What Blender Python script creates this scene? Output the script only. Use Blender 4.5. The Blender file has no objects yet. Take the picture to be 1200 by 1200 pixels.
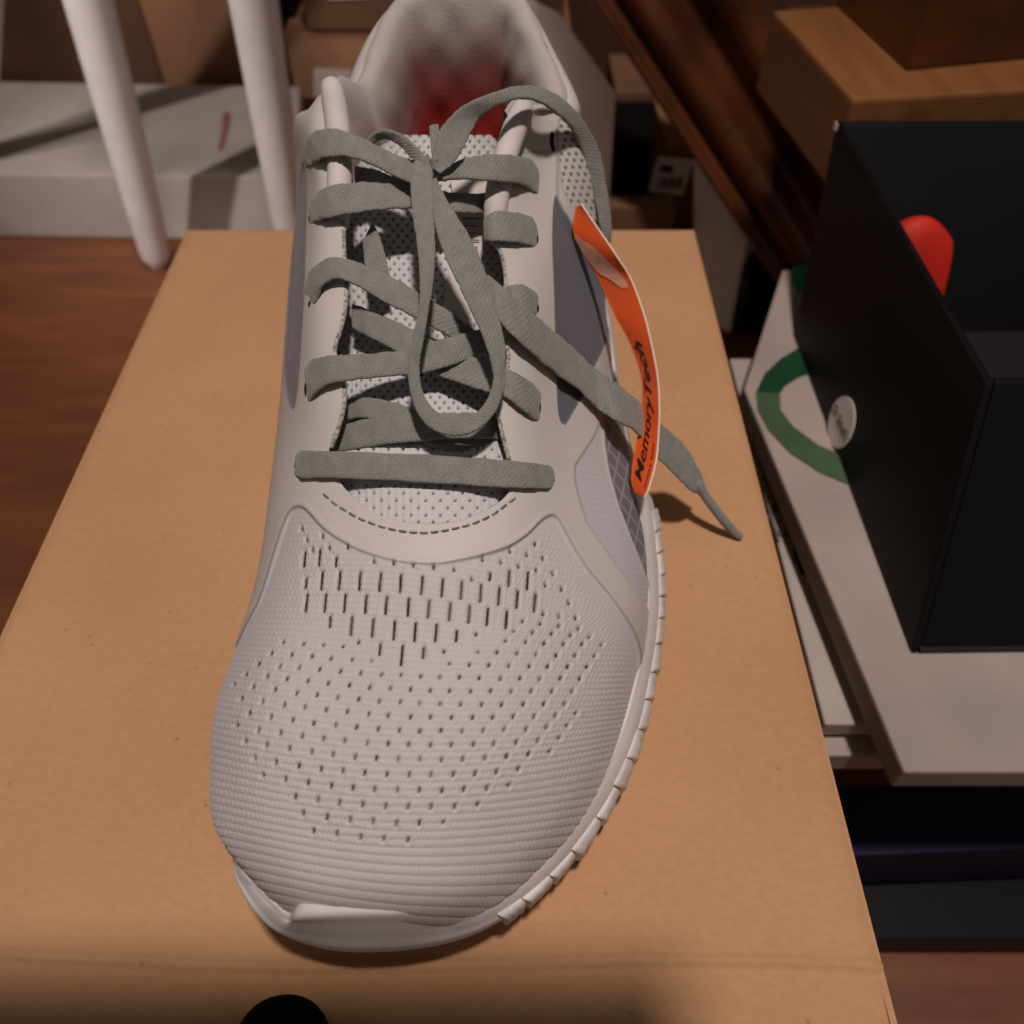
import bpy, math, random
import numpy as np
from mathutils import Vector, bvhtree

rng = np.random.default_rng(7)
random.seed(7)
SC = bpy.context.scene
COL = SC.collection

# ------------------------------------------------------------------ camera
FPX, CH, PITCH = 950.0, 0.225, math.radians(50.7)
cam_d = bpy.data.cameras.new('camera')
cam = bpy.data.objects.new('camera', cam_d)
COL.objects.link(cam)
cam.location = (0, 0, CH)
cam.rotation_euler = (math.pi / 2 - PITCH, 0, 0)
cam_d.sensor_width = 36
cam_d.lens = 36 * FPX / 1200
cam_d.clip_start = 0.004
cam_d.clip_end = 50
cam_d.dof.use_dof = True
cam_d.dof.focus_distance = 0.205
cam_d.dof.aperture_fstop = 13
SC.camera = cam

# ------------------------------------------------------------------ light
world = bpy.data.worlds.new('World')
SC.world = world
world.use_nodes = True
bg = world.node_tree.nodes['Background']
bg.inputs[0].default_value = (1.0, 0.90, 0.84, 1)
bg.inputs[1].default_value = 0.10

ld = bpy.data.lights.new('ceiling_lamp', 'AREA')
ld.shape = 'DISK'
ld.size = 0.12
ld.energy = 15.5
ld.color = (1.0, 0.89, 0.83)
lamp = bpy.data.objects.new('ceiling_lamp', ld)
COL.objects.link(lamp)
lamp.location = (0.12, -0.01, 1.5)
lamp.rotation_euler = (Vector((-0.02, 0.2, 0)) - lamp.location).to_track_quat('-Z', 'Y').to_euler()

ld2 = bpy.data.lights.new('added_leg_spot', 'SPOT')  # added spot that brightens the stool legs; no such lamp known
ld2.energy = 46
ld2.color = (1.0, 0.92, 0.89)
ld2.spot_size = math.radians(27)
ld2.spot_blend = 1.0
ld2.shadow_soft_size = 0.03
lamp2 = bpy.data.objects.new('added_leg_spot', ld2)
COL.objects.link(lamp2)
lamp2.location = (-0.72, -0.25, 0.80)
lamp2.rotation_euler = (Vector((-0.30, 0.72, -.06)) - lamp2.location).to_track_quat('-Z', 'Y').to_euler()

SC.view_settings.view_transform = 'Standard'
SC.view_settings.look = 'None'
SC.view_settings.exposure = 0
SC.view_settings.gamma = 1


# ------------------------------------------------------------------ helpers
def ray(px, py):
    u = 600 - py
    return np.array([px - 600, math.sin(PITCH) * u + math.cos(PITCH) * FPX,
                     math.cos(PITCH) * u - math.sin(PITCH) * FPX])


def P(px, py, z):
    d = ray(px, py)
    return np.array([0, 0, CH]) + d * (z - CH) / d[2]


def Q(px, py, y):
    d = ray(px, py)
    return np.array([0, 0, CH]) + d * y / d[1]


def project(V):
    x, y, z = V[..., 0], V[..., 1], V[..., 2] - CH
    f = y * math.cos(PITCH) - z * math.sin(PITCH)
    u = y * math.sin(PITCH) + z * math.cos(PITCH)
    return 600 + FPX * x / f, 600 - FPX * u / f


def lin(c):
    c = np.asarray(c, float) / 255
    return np.where(c <= 0.04045, c / 12.92, ((c + 0.055) / 1.055) ** 2.4)


def sstep(a, b, x):
    t = np.clip((x - a) / (b - a), 0, 1)
    return t * t * (3 - 2 * t)


def tag(o, label=None, cat=None, group=None, kind=None):
    if label: o['label'] = label
    if cat: o['category'] = cat
    if group: o['group'] = group
    if kind: o['kind'] = kind
    return o


def empty(name, loc, label, cat, group=None):
    o = bpy.data.objects.new(name, None)
    COL.objects.link(o)
    o.location = loc
    o.empty_display_size = 0.02
    return tag(o, label, cat, group)


def mesh(name, V, F, mat, parent=None, smooth=True, col=None, uv=None, nor=None):
    V = np.asarray(V, float)
    if isinstance(F, np.ndarray):
        n = F.shape[1]
        me = bpy.data.meshes.new(name)
        me.vertices.add(len(V)); me.vertices.foreach_set('co', V.astype(np.float32).ravel())
        me.loops.add(F.size); me.loops.foreach_set('vertex_index', F.astype(np.int32).ravel())
        me.polygons.add(len(F))
        me.polygons.foreach_set('loop_start', np.arange(0, F.size, n, dtype=np.int32))
        me.polygons.foreach_set('loop_total', np.full(len(F), n, dtype=np.int32))
        me.update(calc_edges=True)
    else:
        me = bpy.data.meshes.new(name)
        me.from_pydata([tuple(v) for v in V], [], [tuple(f) for f in F])
        me.update()
    me.polygons.foreach_set('use_smooth', np.full(len(me.polygons), smooth))
    if col is not None:
        a = me.color_attributes.new('col', 'FLOAT_COLOR', 'POINT')
        c4 = np.ones((len(V), 4), np.float32); c4[:, :3] = col
        a.data.foreach_set('color', c4.ravel())
    if uv is not None:
        ul = me.uv_layers.new(name='UVMap')
        li = np.empty(len(me.loops), np.int32); me.loops.foreach_get('vertex_index', li)
        ul.data.foreach_set('uv', np.asarray(uv, np.float32)[li].ravel())
    if nor is not None:
        me.normals_split_custom_set_from_vertices([tuple(x) for x in nor])
    me.materials.append(mat)
    o = bpy.data.objects.new(name, me)
    COL.objects.link(o)
    if parent is not None:
        o.parent = parent
        o.matrix_parent_inverse.translation = -parent.location if False else Vector((0, 0, 0))
        o.location = -Vector(parent.location)
    return o


def gridF(nr, nc, wrap=False):
    i, j = np.meshgrid(np.arange(nr - 1), np.arange(nc if wrap else nc - 1), indexing='ij')
    j2 = (j + 1) % nc
    return np.stack([i * nc + j, i * nc + j2, (i + 1) * nc + j2, (i + 1) * nc + j], -1).reshape(-1, 4)


def spline(C, ts, closed=False):
    """C2 cubic interpolation of the rows of C at ts in 0..len-1"""
    C = np.asarray(C, float); n = len(C)
    ts = np.asarray(ts, float)
    if closed:
        k = 4
        C = np.concatenate([C[-k:], C, C[:k + 1]]); ts = ts + k; n = len(C)
    A = np.eye(n) * 4
    for i in range(1, n - 1):
        A[i, i - 1] = A[i, i + 1] = 1
    A[0, 0] = A[-1, -1] = 1
    flat = C.reshape(n, -1)
    R = np.zeros_like(flat)
    R[1:-1] = 6 * (flat[2:] - 2 * flat[1:-1] + flat[:-2])
    M = np.linalg.solve(A, R)
    i = np.clip(ts.astype(int), 0, n - 2); t = (ts - i)[:, None]
    a, b = flat[i], flat[i + 1]; ma, mb = M[i], M[i + 1]
    r = a * (1 - t) + b * t + ((1 - t) ** 3 - (1 - t)) * ma / 6 + (t ** 3 - t) * mb / 6
    return r.reshape((len(ts),) + C.shape[1:])


def crom(C, n, closed=False):
    C = np.asarray(C, float)
    if closed:
        C2 = np.concatenate([C[-1:], C, C[:2]])
    else:
        C2 = np.concatenate([2 * C[:1] - C[1:2], C, 2 * C[-1:] - C[-2:-1]])
    m = len(C2) - 3
    ts = np.linspace(0, m, m * n + 1)
    if closed: ts = ts[:-1]
    i = np.clip(ts.astype(int), 0, m - 1)
    t = (ts - i).reshape((-1,) + (1,) * (C.ndim - 1))
    p0, p1, p2, p3 = C2[i], C2[i + 1], C2[i + 2], C2[i + 3]
    return 0.5 * (2 * p1 + (p2 - p0) * t + (2 * p0 - 5 * p1 + 4 * p2 - p3) * t ** 2 + (3 * p1 - p0 - 3 * p2 + p3) * t ** 3)


def sdf(poly, X, Y):
    """signed distance, positive inside"""
    poly = np.asarray(poly, float)
    d2 = np.full(X.shape, 1e12); ins = np.zeros(X.shape, bool)
    for k in range(len(poly)):
        a = poly[k]; b = poly[(k + 1) % len(poly)]
        e = b - a
        t = np.clip(((X - a[0]) * e[0] + (Y - a[1]) * e[1]) / (e @ e), 0, 1)
        d2 = np.minimum(d2, (X - a[0] - t * e[0]) ** 2 + (Y - a[1] - t * e[1]) ** 2)
        if a[1] != b[1]:
            c = ((a[1] > Y) != (b[1] > Y)) & (X < (b[0] - a[0]) * (Y - a[1]) / (b[1] - a[1]) + a[0])
            ins ^= c
    return np.where(ins, 1, -1) * np.sqrt(d2)


def smooth_poly(pts, n=6, closed=True):
    return crom(np.asarray(pts, float), n, closed)


def smooth_poly_open(pts, n=4): return crom(np.asarray(pts, float), n, False)


def tube(path, rad, mat, name, parent=None, seg=14, caps=True, flat=1.0, col=None, uvs=None):
    path = np.asarray(path, float); n = len(path)
    rad = np.broadcast_to(np.asarray(rad, float), (n,)).copy()
    T = np.gradient(path, axis=0); T /= np.linalg.norm(T, axis=1)[:, None]
    up = np.array([0, 0, 1.0])
    if abs(T[0] @ up) > 0.95: up = np.array([1.0, 0, 0])
    S = np.cross(T, up); S /= np.linalg.norm(S, axis=1)[:, None]
    U = np.cross(S, T)
    if caps:
        k = 4
        pre, post, rp, rq = [], [], [], []
        for a in np.linspace(0, math.pi / 2, k + 1)[:-1]:
            pre.append(path[0] - T[0] * rad[0] * math.cos(a)); rp.append(max(rad[0] * math.sin(a), 1e-6))
            post.append(path[-1] + T[-1] * rad[-1] * math.cos(a)); rq.append(max(rad[-1] * math.sin(a), 1e-6))
        path = np.concatenate([pre, path, post[::-1]]); rad = np.concatenate([rp, rad, rq[::-1]])
        S = np.concatenate([[S[0]] * k, S, [S[-1]] * k]); U = np.concatenate([[U[0]] * k, U, [U[-1]] * k])
    a = np.linspace(0, 2 * math.pi, seg, endpoint=False)
    V = path[:, None] + rad[:, None, None] * (np.cos(a)[None, :, None] * S[:, None] + flat * np.sin(a)[None, :, None] * U[:, None])
    L = np.concatenate([[0], np.cumsum(np.linalg.norm(np.diff(path, axis=0), axis=1))])
    uv = np.stack(np.broadcast_arrays(L[:, None] * 1000, (a / (2 * math.pi))[None] * 2 * math.pi * rad.max() * 1000), -1).reshape(-1, 2)
    return mesh(name, V.reshape(-1, 3), gridF(len(path), seg, True), mat, parent, uv=uv)


def prism(name, top, vec, mat, parent=None, bevel=0.0, mat_list=None, smooth=False):
    """polygon extruded along vec, with its edges bevelled"""
    top = [np.asarray(p, float) for p in top]; n = len(top)
    V = top + [p + np.asarray(vec, float) for p in top]
    F = [tuple(range(n)), tuple(range(2 * n - 1, n - 1, -1))] + [(i, i + n, (i + 1) % n + n, (i + 1) % n) for i in range(n)]
    o = mesh(name, V, F, mat, parent, smooth)
    import bmesh
    bm = bmesh.new(); bm.from_mesh(o.data)
    bmesh.ops.recalc_face_normals(bm, faces=bm.faces)
    if bevel > 0:
        bmesh.ops.bevel(bm, geom=bm.edges[:], offset=bevel, segments=2, affect='EDGES', profile=0.6)
    bm.to_mesh(o.data); bm.free()
    return o


# ------------------------------------------------------------------ materials
def new_mat(name, rough=0.7, spec=0.3, color=None):
    m = bpy.data.materials.new(name); m.use_nodes = True
    nt = m.node_tree; b = nt.nodes['Principled BSDF']
    b.inputs['Roughness'].default_value = rough
    b.inputs['Specular IOR Level'].default_value = spec
    if color is not None: b.inputs['Base Color'].default_value = (*lin(color), 1)
    return m, nt, b


def N(nt, t, **kw):
    n = nt.nodes.new(t)
    for k, v in kw.items():
        if k.startswith('_'): setattr(n, k[1:], v)
        else: n.inputs[k.replace('__', ' ')].default_value = v
    return n


def noise_color(nt, b, c1, c2, scale, detail=4, coord='Object', stretch=None, ramp=(0.35, 0.65)):
    tc = nt.nodes.new('ShaderNodeTexCoord')
    src = tc.outputs[coord]
    if stretch:
        mp = nt.nodes.new('ShaderNodeMapping'); mp.inputs['Scale'].default_value = stretch
        nt.links.new(src, mp.inputs['Vector']); src = mp.outputs[0]
    n = N(nt, 'ShaderNodeTexNoise', Scale=scale, Detail=detail)
    nt.links.new(src, n.inputs['Vector'])
    r = nt.nodes.new('ShaderNodeValToRGB')
    r.color_ramp.elements[0].position = ramp[0]; r.color_ramp.elements[1].position = ramp[1]
    r.color_ramp.elements[0].color = (*lin(c1), 1); r.color_ramp.elements[1].color = (*lin(c2), 1)
    nt.links.new(n.outputs['Fac'], r.inputs['Fac'])
    nt.links.new(r.outputs[0], b.inputs['Base Color'])
    return n, r, src


def add_bump(nt, b, fac, strength=0.3, dist=0.0005):
    bp = nt.nodes.new('ShaderNodeBump')
    bp.inputs['Strength'].default_value = strength; bp.inputs['Distance'].default_value = dist
    nt.links.new(fac, bp.inputs['Height'])
    prev = b.inputs['Normal'].links[0].from_socket if b.inputs['Normal'].links else None
    if prev: nt.links.new(prev, bp.inputs['Normal'])
    nt.links.new(bp.outputs[0], b.inputs['Normal'])
    return bp


def fabric(name, rough=0.85, spec=0.2, noise_scale=1500, bump=0.4, dist=0.0002, sheen=0.15, colvar=0.08):
    """vertex colour = the cloth's own colour; fine weave noise on top"""
    m, nt, b = new_mat(name, rough, spec)
    va = nt.nodes.new('ShaderNodeVertexColor'); va.layer_name = 'col'
    tc = nt.nodes.new('ShaderNodeTexCoord')
    n = N(nt, 'ShaderNodeTexNoise', Scale=noise_scale, Detail=2)
    nt.links.new(tc.outputs['Object'], n.inputs['Vector'])
    mr = N(nt, 'ShaderNodeMapRange'); mr.inputs[3].default_value = 1 - colvar; mr.inputs[4].default_value = 1 + colvar
    nt.links.new(n.outputs['Fac'], mr.inputs[0])
    mx = nt.nodes.new('ShaderNodeVectorMath'); mx.operation = 'SCALE'
    nt.links.new(va.outputs[0], mx.inputs[0]); nt.links.new(mr.outputs[0], mx.inputs['Scale'])
    nt.links.new(mx.outputs[0], b.inputs['Base Color'])
    add_bump(nt, b, n.outputs['Fac'], bump, dist)
    b.inputs['Sheen Weight'].default_value = sheen
    return m


def plain(name, color, rough=0.7, spec=0.3, scale=60, var=0.10, bump=0.15, dist=0.0004):
    m, nt, b = new_mat(name, rough, spec)
    c = np.array(color, float)
    n, r, s = noise_color(nt, b, np.clip(c * (1 - var), 0, 255), np.clip(c * (1 + var), 0, 255), scale)
    n2 = N(nt, 'ShaderNodeTexNoise', Scale=scale * 12, Detail=3)
    nt.links.new(s, n2.inputs['Vector'])
    add_bump(nt, b, n2.outputs['Fac'], bump, dist)
    return m


M = {}
# cardboard
m, nt, b = new_mat('cardboard', 0.82, 0.18)
n, r, src = noise_color(nt, b, (188, 142, 104), (196, 150, 111), 14, 5)
fib = N(nt, 'ShaderNodeTexNoise', Scale=420, Detail=6, Roughness=0.7)
mp = nt.nodes.new('ShaderNodeMapping'); mp.inputs['Scale'].default_value = (0.75, 1.25, 1)
nt.links.new(src, mp.inputs[0]); nt.links.new(mp.outputs[0], fib.inputs['Vector'])
mx = nt.nodes.new('ShaderNodeMix'); mx.data_type = 'RGBA'; mx.blend_type = 'MULTIPLY'; mx.inputs[0].default_value = 1
rr = nt.nodes.new('ShaderNodeValToRGB')
rr.color_ramp.elements[0].position = 0.3; rr.color_ramp.elements[0].color = (0.93, 0.92, 0.91, 1)
rr.color_ramp.elements[1].position = 0.6; rr.color_ramp.elements[1].color = (1.03, 1.03, 1.03, 1)
nt.links.new(fib.outputs['Fac'], rr.inputs[0])
nt.links.new(r.outputs[0], mx.inputs[6]); nt.links.new(rr.outputs[0], mx.inputs[7])
spk = N(nt, 'ShaderNodeTexVoronoi', Scale=110); nt.links.new(src, spk.inputs['Vector'])
sr = nt.nodes.new('ShaderNodeValToRGB')
sr.color_ramp.elements[0].position = 0.03; sr.color_ramp.elements[0].color = (0.62, 0.58, 0.55, 1)
sr.color_ramp.elements[1].position = 0.09; sr.color_ramp.elements[1].color = (1, 1, 1, 1)
nt.links.new(spk.outputs['Distance'], sr.inputs[0])
mx2 = nt.nodes.new('ShaderNodeMix'); mx2.data_type = 'RGBA'; mx2.blend_type = 'MULTIPLY'; mx2.inputs[0].default_value = 0.7
nt.links.new(mx.outputs[2], mx2.inputs[6]); nt.links.new(sr.outputs[0], mx2.inputs[7])
nt.links.new(mx2.outputs[2], b.inputs['Base Color'])
wv = N(nt, 'ShaderNodeTexWave', Scale=55, Distortion=0.6, Detail=1); wv.bands_direction = 'Y'
nt.links.new(src, wv.inputs['Vector'])
add_bump(nt, b, wv.outputs['Fac'], 0.05, 0.0003)
add_bump(nt, b, fib.outputs['Fac'], 0.25, 0.0002)
M['cardboard'] = m
M['brown_box'] = plain('brown_box', (132, 94, 70), 0.85, 0.15, 8)
M['dark_brown_box'] = plain('dark_brown_box', (88, 60, 46), 0.85, 0.15, 8)
M['mesh_cloth'] = fabric('mesh_cloth', 0.8, 0.25, 1900, 0.5, 0.00022)
M['film'] = fabric('film', 0.5, 0.35, 900, 0.12, 0.0001, 0.0, 0.03)
M['panel'] = fabric('panel', 0.6, 0.3, 1700, 0.35, 0.00015, 0.1, 0.10)
M['lining'] = fabric('lining', 0.92, 0.1, 1100, 0.5, 0.0003, 0.3, 0.08)
M['tongue'] = fabric('tongue', 0.85, 0.2, 2200, 0.6, 0.0003)
M['foam'] = plain('foam', (232, 227, 227), 0.55, 0.35, 50, 0.02, 0.1, 0.0003)
M['lug'] = plain('lug', (216, 209, 208), 0.6, 0.3, 120, 0.05, 0.35, 0.0005)
M['padding'] = plain('padding', (206, 197, 195), 0.85, 0.2, 90, 0.03, 0.5, 0.0003)
M['edge'] = plain('edge', (196, 190, 184), 0.95, 0.1, 900, 0.25, 0.8, 0.0006)
M['stitch'] = plain('stitch', (128, 122, 112), 0.9, 0.1, 400, 0.2)
M['film_plain'] = plain('film_plain', (204, 196, 191), 0.5, 0.35, 60, 0.02, 0.1, 0.0002)
M['insole'] = plain('insole', (170, 40, 32), 0.9, 0.1, 60, 0.08)
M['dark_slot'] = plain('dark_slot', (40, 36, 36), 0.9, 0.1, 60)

# lace: woven cotton
m, nt, b = new_mat('lace', 0.95, 0.1)
tc = nt.nodes.new('ShaderNodeTexCoord')
w1 = N(nt, 'ShaderNodeTexWave', Scale=0.42, Distortion=1.0, Detail=1); w1.bands_direction = 'DIAGONAL'
w2 = N(nt, 'ShaderNodeTexNoise', Scale=2.6, Detail=3)
w3 = N(nt, 'ShaderNodeTexNoise', Scale=0.35, Detail=2)
for w in (w1, w2, w3): nt.links.new(tc.outputs['UV'], w.inputs['Vector'])
r = nt.nodes.new('ShaderNodeValToRGB')
r.color_ramp.elements[0].position = 0.28; r.color_ramp.elements[0].color = (*lin((118, 117, 113)), 1)
r.color_ramp.elements[1].position = 0.72; r.color_ramp.elements[1].color = (*lin((152, 150, 146)), 1)
nt.links.new(w2.outputs['Fac'], r.inputs[0])
r3 = nt.nodes.new('ShaderNodeValToRGB')
r3.color_ramp.elements[0].position = 0.3; r3.color_ramp.elements[0].color = (0.86, 0.86, 0.86, 1)
r3.color_ramp.elements[1].position = 0.7; r3.color_ramp.elements[1].color = (1.05, 1.05, 1.03, 1)
nt.links.new(w3.outputs['Fac'], r3.inputs[0])
mx = nt.nodes.new('ShaderNodeMix'); mx.data_type = 'RGBA'; mx.blend_type = 'MULTIPLY'; mx.inputs[0].default_value = 1
nt.links.new(r.outputs[0], mx.inputs[6]); nt.links.new(r3.outputs[0], mx.inputs[7])
nt.links.new(mx.outputs[2], b.inputs['Base Color'])
add_bump(nt, b, w1.outputs['Fac'], 0.35, 0.00025)
add_bump(nt, b, w2.outputs['Fac'], 0.6, 0.0003)
b.inputs['Sheen Weight'].default_value = 0.25
M['lace'] = m

# wood
def wood(name, c1, c2, rough=0.35, stretch=(1, 12, 12)):
    m, nt, b = new_mat(name, rough, 0.45)
    n, r, s = noise_color(nt, b, c1, c2, 6, 6, stretch=stretch, ramp=(0.3, 0.7))
    add_bump(nt, b, n.outputs['Fac'], 0.2, 0.001)
    return m
M['dark_wood'] = wood('dark_wood', (58, 28, 16), (112, 62, 34), 0.28, (2, 2, 2))
M['step_wood'] = wood('step_wood', (118, 74, 42), (142, 94, 56), 0.4, (10, 1.5, 10))
M['floor_wood'] = wood('floor_wood', (104, 60, 38), (132, 78, 50), 0.4, (1.5, 10, 1))
M['white_paint'] = plain('white_paint', (244, 238, 238), 0.3, 0.5, 40, 0.02, 0.04)
M['white_box'] = plain('white_box', (178, 167, 158), 0.7, 0.25, 14, 0.05)
M['white_box_lit'] = plain('white_box_lit', (232, 222, 212), 0.7, 0.25, 14, 0.04)  # lighter copy of white_box, brightness put into the colour of dim cartons
M['grey_box'] = plain('grey_box', (168, 152, 144), 0.75, 0.2, 14, 0.06)
M['black_card'] = plain('black_card', (15, 14, 17), 0.5, 0.2, 20, 0.1)
M['dark_card'] = plain('dark_card', (34, 30, 31), 0.6, 0.3, 20, 0.1)
M['navy'] = plain('navy', (16, 20, 52), 0.6, 0.3, 20, 0.1)
M['red_paper'] = plain('red_paper', (196, 40, 28), 0.6, 0.3, 30, 0.08)
M['tissue'] = plain('tissue', (205, 190, 182), 0.8, 0.2, 40, 0.06)
M['green_dark'] = plain('green_dark', (14, 62, 40), 0.6, 0.3, 30)
M['green_olive'] = plain('green_olive', (68, 90, 62), 0.6, 0.3, 30)
M['green_bright'] = plain('green_bright', (36, 150, 104), 0.6, 0.3, 30)
M['ink'] = plain('ink', (44, 38, 36), 0.7, 0.2, 30)
M['ink_soft'] = plain('ink_soft', (104, 92, 88), 0.7, 0.2, 30)
M['label_white'] = plain('label_white', (240, 232, 226), 0.6, 0.3, 30, 0.03)
M['orange'] = plain('orange', (240, 96, 40), 0.42, 0.4, 25, 0.03, 0.05)
M['orange_pale'] = plain('orange_pale', (226, 160, 138), 0.55, 0.35, 90, 0.06, 0.2)
M['peach_edge'] = plain('peach_edge', (240, 205, 180), 0.6, 0.3, 60, 0.03)
M['black_sock'] = plain('black_sock', (14, 13, 14), 0.95, 0.1, 200, 0.2, 0.6)
M['wall'] = plain('wall', (70, 50, 42), 0.9, 0.1, 6, 0.1)

# ------------------------------------------------------------------ the setting
FLOOR = -0.25
mesh('floor', [(-3, -2, FLOOR), (3, -2, FLOOR), (3, 3, FLOOR), (-3, 3, FLOOR)], [(0, 1, 2, 3)], M['floor_wood'], smooth=False)['kind'] = 'structure'
prism('wall', [(-3, 1.65, FLOOR), (3, 1.65, FLOOR), (3, 1.75, FLOOR), (-3, 1.75, FLOOR)], (0, 0, 3.0), M['wall'])['kind'] = 'structure'

# the carton that carries the shoe
BX0, BX1, BY0, BY1 = -0.1640, 0.0917, -0.11, 0.3690
carton = empty('cardboard_box', ((BX0 + BX1) / 2, 0.13, FLOOR), 'large plain brown cardboard box directly under the grey sneaker', 'box')
nx, ny = 120, 600
X, Y = np.meshgrid(np.linspace(BX0, BX1, nx), np.linspace(BY0, BY1, ny))
edge = np.minimum(np.minimum(X - BX0, BX1 - X), np.minimum(BY1 - Y, Y - BY0))
Z = -0.0016 * np.exp(-edge / 0.0016)
cr = Y - (0.0405 + 0.0012 * np.sin(X * 30) - 0.01 * X)
Z += 0.0009 * np.exp(-(cr / 0.0011) ** 2) - 0.0005 * np.exp(-((cr + .0022) / 0.0009) ** 2) - 0.0012 * sstep(0.0, 0.012, -cr) - 0.10 * np.clip(-cr - 0.004, 0, None) * 0.25
Z += 0.00025 * np.sin(X * 37 + 1) * np.sin(Y * 23)
mesh('lid', np.stack([X, Y, Z], -1).reshape(-1, 3), gridF(ny, nx), M['cardboard'], carton)
wl = 0.0016
for a, b_ in (((BX0, BY0), (BX1, BY0)), ((BX1, BY0), (BX1, BY1)), ((BX1, BY1), (BX0, BY1)), ((BX0, BY1), (BX0, BY0))):
    a = np.array([*a, -0.0014]); b_ = np.array([*b_, -0.0014])
    t = (b_ - a) / np.linalg.norm(b_ - a); nrm = np.array([-t[1], t[0], 0])
    prism('side_wall', [a + t * wl, b_ - t * wl * 0.0, b_ + nrm * wl, a + nrm * wl + t * wl], (0, 0, FLOOR + 0.0014), M['cardboard'], carton)

# ------------------------------------------------------------------ shoe: surface of the upper
sneaker = empty('sneaker', (-0.015, 0.19, 0), 'light grey mesh running sneaker with grey laces standing on the brown box', 'shoe')


def X3(*a): return np.array(a, float)


rows = [
 [P(278,1011,.031),P(300,1040,.031),P(335,1068,.032),P(385,1086,.032),P(445,1092,.032),P(505,1088,.031),P(560,1070,.030),P(605,1043,.029),P(648,1003,.027)],
 [P(262,990,.031),P(283,1016,.038),P(328,1043,.042),P(385,1060,.044),P(445,1063,.0445),P(508,1058,.0435),P(570,1037,.0405),P(628,1003,.036),P(676,968,.027)],
 [X3(-.0675,.066,.030),P(251,968,.038),P(300,985,.0485),P(370,1003,.0515),P(445,1008,.0525),P(522,1001,.0513),P(602,973,.047),P(668,935,.040),P(708,910,.027)],
 [X3(-.0700,.079,.030),P(246.5,905,.040),P(290,912,.054),P(368,924,.0585),P(456,930,.060),P(548,920,.0585),P(638,890,.0525),P(702,855,.042),P(734,838,.027)],
 [X3(-.0710,.096,.030),P(252,835,.041),P(295,830,.0585),P(380,834,.064),P(475,838,.066),P(570,830,.0635),P(660,803,.0555),P(722,780,.043),P(752,766,.028)],
 [X3(-.0705,.115,.031),P(279,755,.043),P(320,740,.060),P(397,735,.067),P(487,737,.0695),P(580,730,.067),P(668,712,.057),P(733,700,.043),P(759,694,.029)],
 [X3(-.0695,.134,.031),P(304,670,.046),P(338,652,.062),P(402,645,.0705),P(492,648,.0735),P(590,642,.070),P(668,630,.059),P(730,620,.044),P(753,618,.030)],
 [X3(-.0690,.152,.032),P(316,590,.050),P(346,565,.0665),P(404,560,.0745),P(495,562,.0775),P(598,560,.0740),P(662,548,.0620),P(716,545,.047),P(739,548,.031)],
 [X3(-.0690,.175,.033),P(328,490,.055),P(352,470,.0750),P(400,470,.083),None,P(594,476,.0810),P(650,465,.0700),P(702,458,.053),P(724,460,.034)],
 [X3(-.0700,.200,.034),P(336,390,.061),P(356,376,.0845),P(400,378,.092),None,P(590,385,.0900),P(646,375,.0800),P(694,370,.062),X3(.0345,.205,.036)],
 [X3(-.0710,.225,.035),P(344,300,.069),P(362,285,.0930),P(404,285,.100),None,P(580,292,.0980),P(645,285,.0880),P(692,285,.070),X3(.0350,.232,.038)],
 [X3(-.0710,.250,.036),P(349,215,.079),P(364,200,.1020),P(398,198,.108),None,P(584,203,.1060),P(640,195,.0965),P(691,204,.086),X3(.0345,.258,.039)],
 [X3(-.0700,.275,.037),P(352,165,.085),P(362,130,.1070),P(392,104,.115),None,P(608,128,.1130),P(640,128,.1070),X3(.0255,.271,.088),X3(.0335,.276,.039)],
 [X3(-.0665,.298,.038),X3(-.0665,.297,.062),X3(-.0625,.293,.085),P(414,106,.102),None,P(662,122,.102),X3(.0235,.285,.088),X3(.0300,.287,.065),X3(.0330,.289,.040)],
 [X3(-.0600,.322,.040),X3(-.0605,.320,.065),X3(-.0575,.313,.090),P(440,42,.110),None,P(638,50,.111),X3(.0170,.309,.090),X3(.0230,.315,.065),X3(.0260,.319,.040)],
 [X3(-.0430,.343,.040),X3(-.0430,.343,.065),X3(-.0410,.337,.092),P(478,-4,.118),None,P(606,-4,.118),X3(.0040,.334,.092),X3(.0105,.341,.065),X3(.0120,.342,.040)],
 [X3(-.0170,.350,.040),X3(-.0170,.350,.065),X3(-.0170,.345,.092),P(545,-14,.121),None,P(545,-14,.121),X3(-.0170,.345,.092),X3(-.0170,.350,.065),X3(-.0170,.350,.040)],
]
for i, r_ in enumerate(rows):
    if r_[4] is None:
        r_[4] = (r_[3] + r_[5]) / 2 + (np.array([0, 0, .004]) if i < 13 else 0)
CG = np.array(rows)                                     # 17 x 9 x 3
vs = np.concatenate([np.linspace(i, i + 1, (64 if i < 7 else 40), endpoint=False) for i in range(16)] + [[16.0]])
us = np.linspace(0, 8, 8 * 56 + 1)
S1 = spline(CG, vs)
S = spline(S1.transpose(1, 0, 2), us).transpose(1, 0, 2)
NV, NU = S.shape[:2]
VV, UU = np.meshgrid(vs, us, indexing='ij')


def gnormals(S):
    du = np.gradient(S, axis=1); dv = np.gradient(S, axis=0)
    n = np.cross(du, dv)
    n /= np.linalg.norm(n, axis=-1)[..., None] + 1e-12
    if n[100, S.shape[1] // 2, 2] < 0: n = -n
    return n


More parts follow.
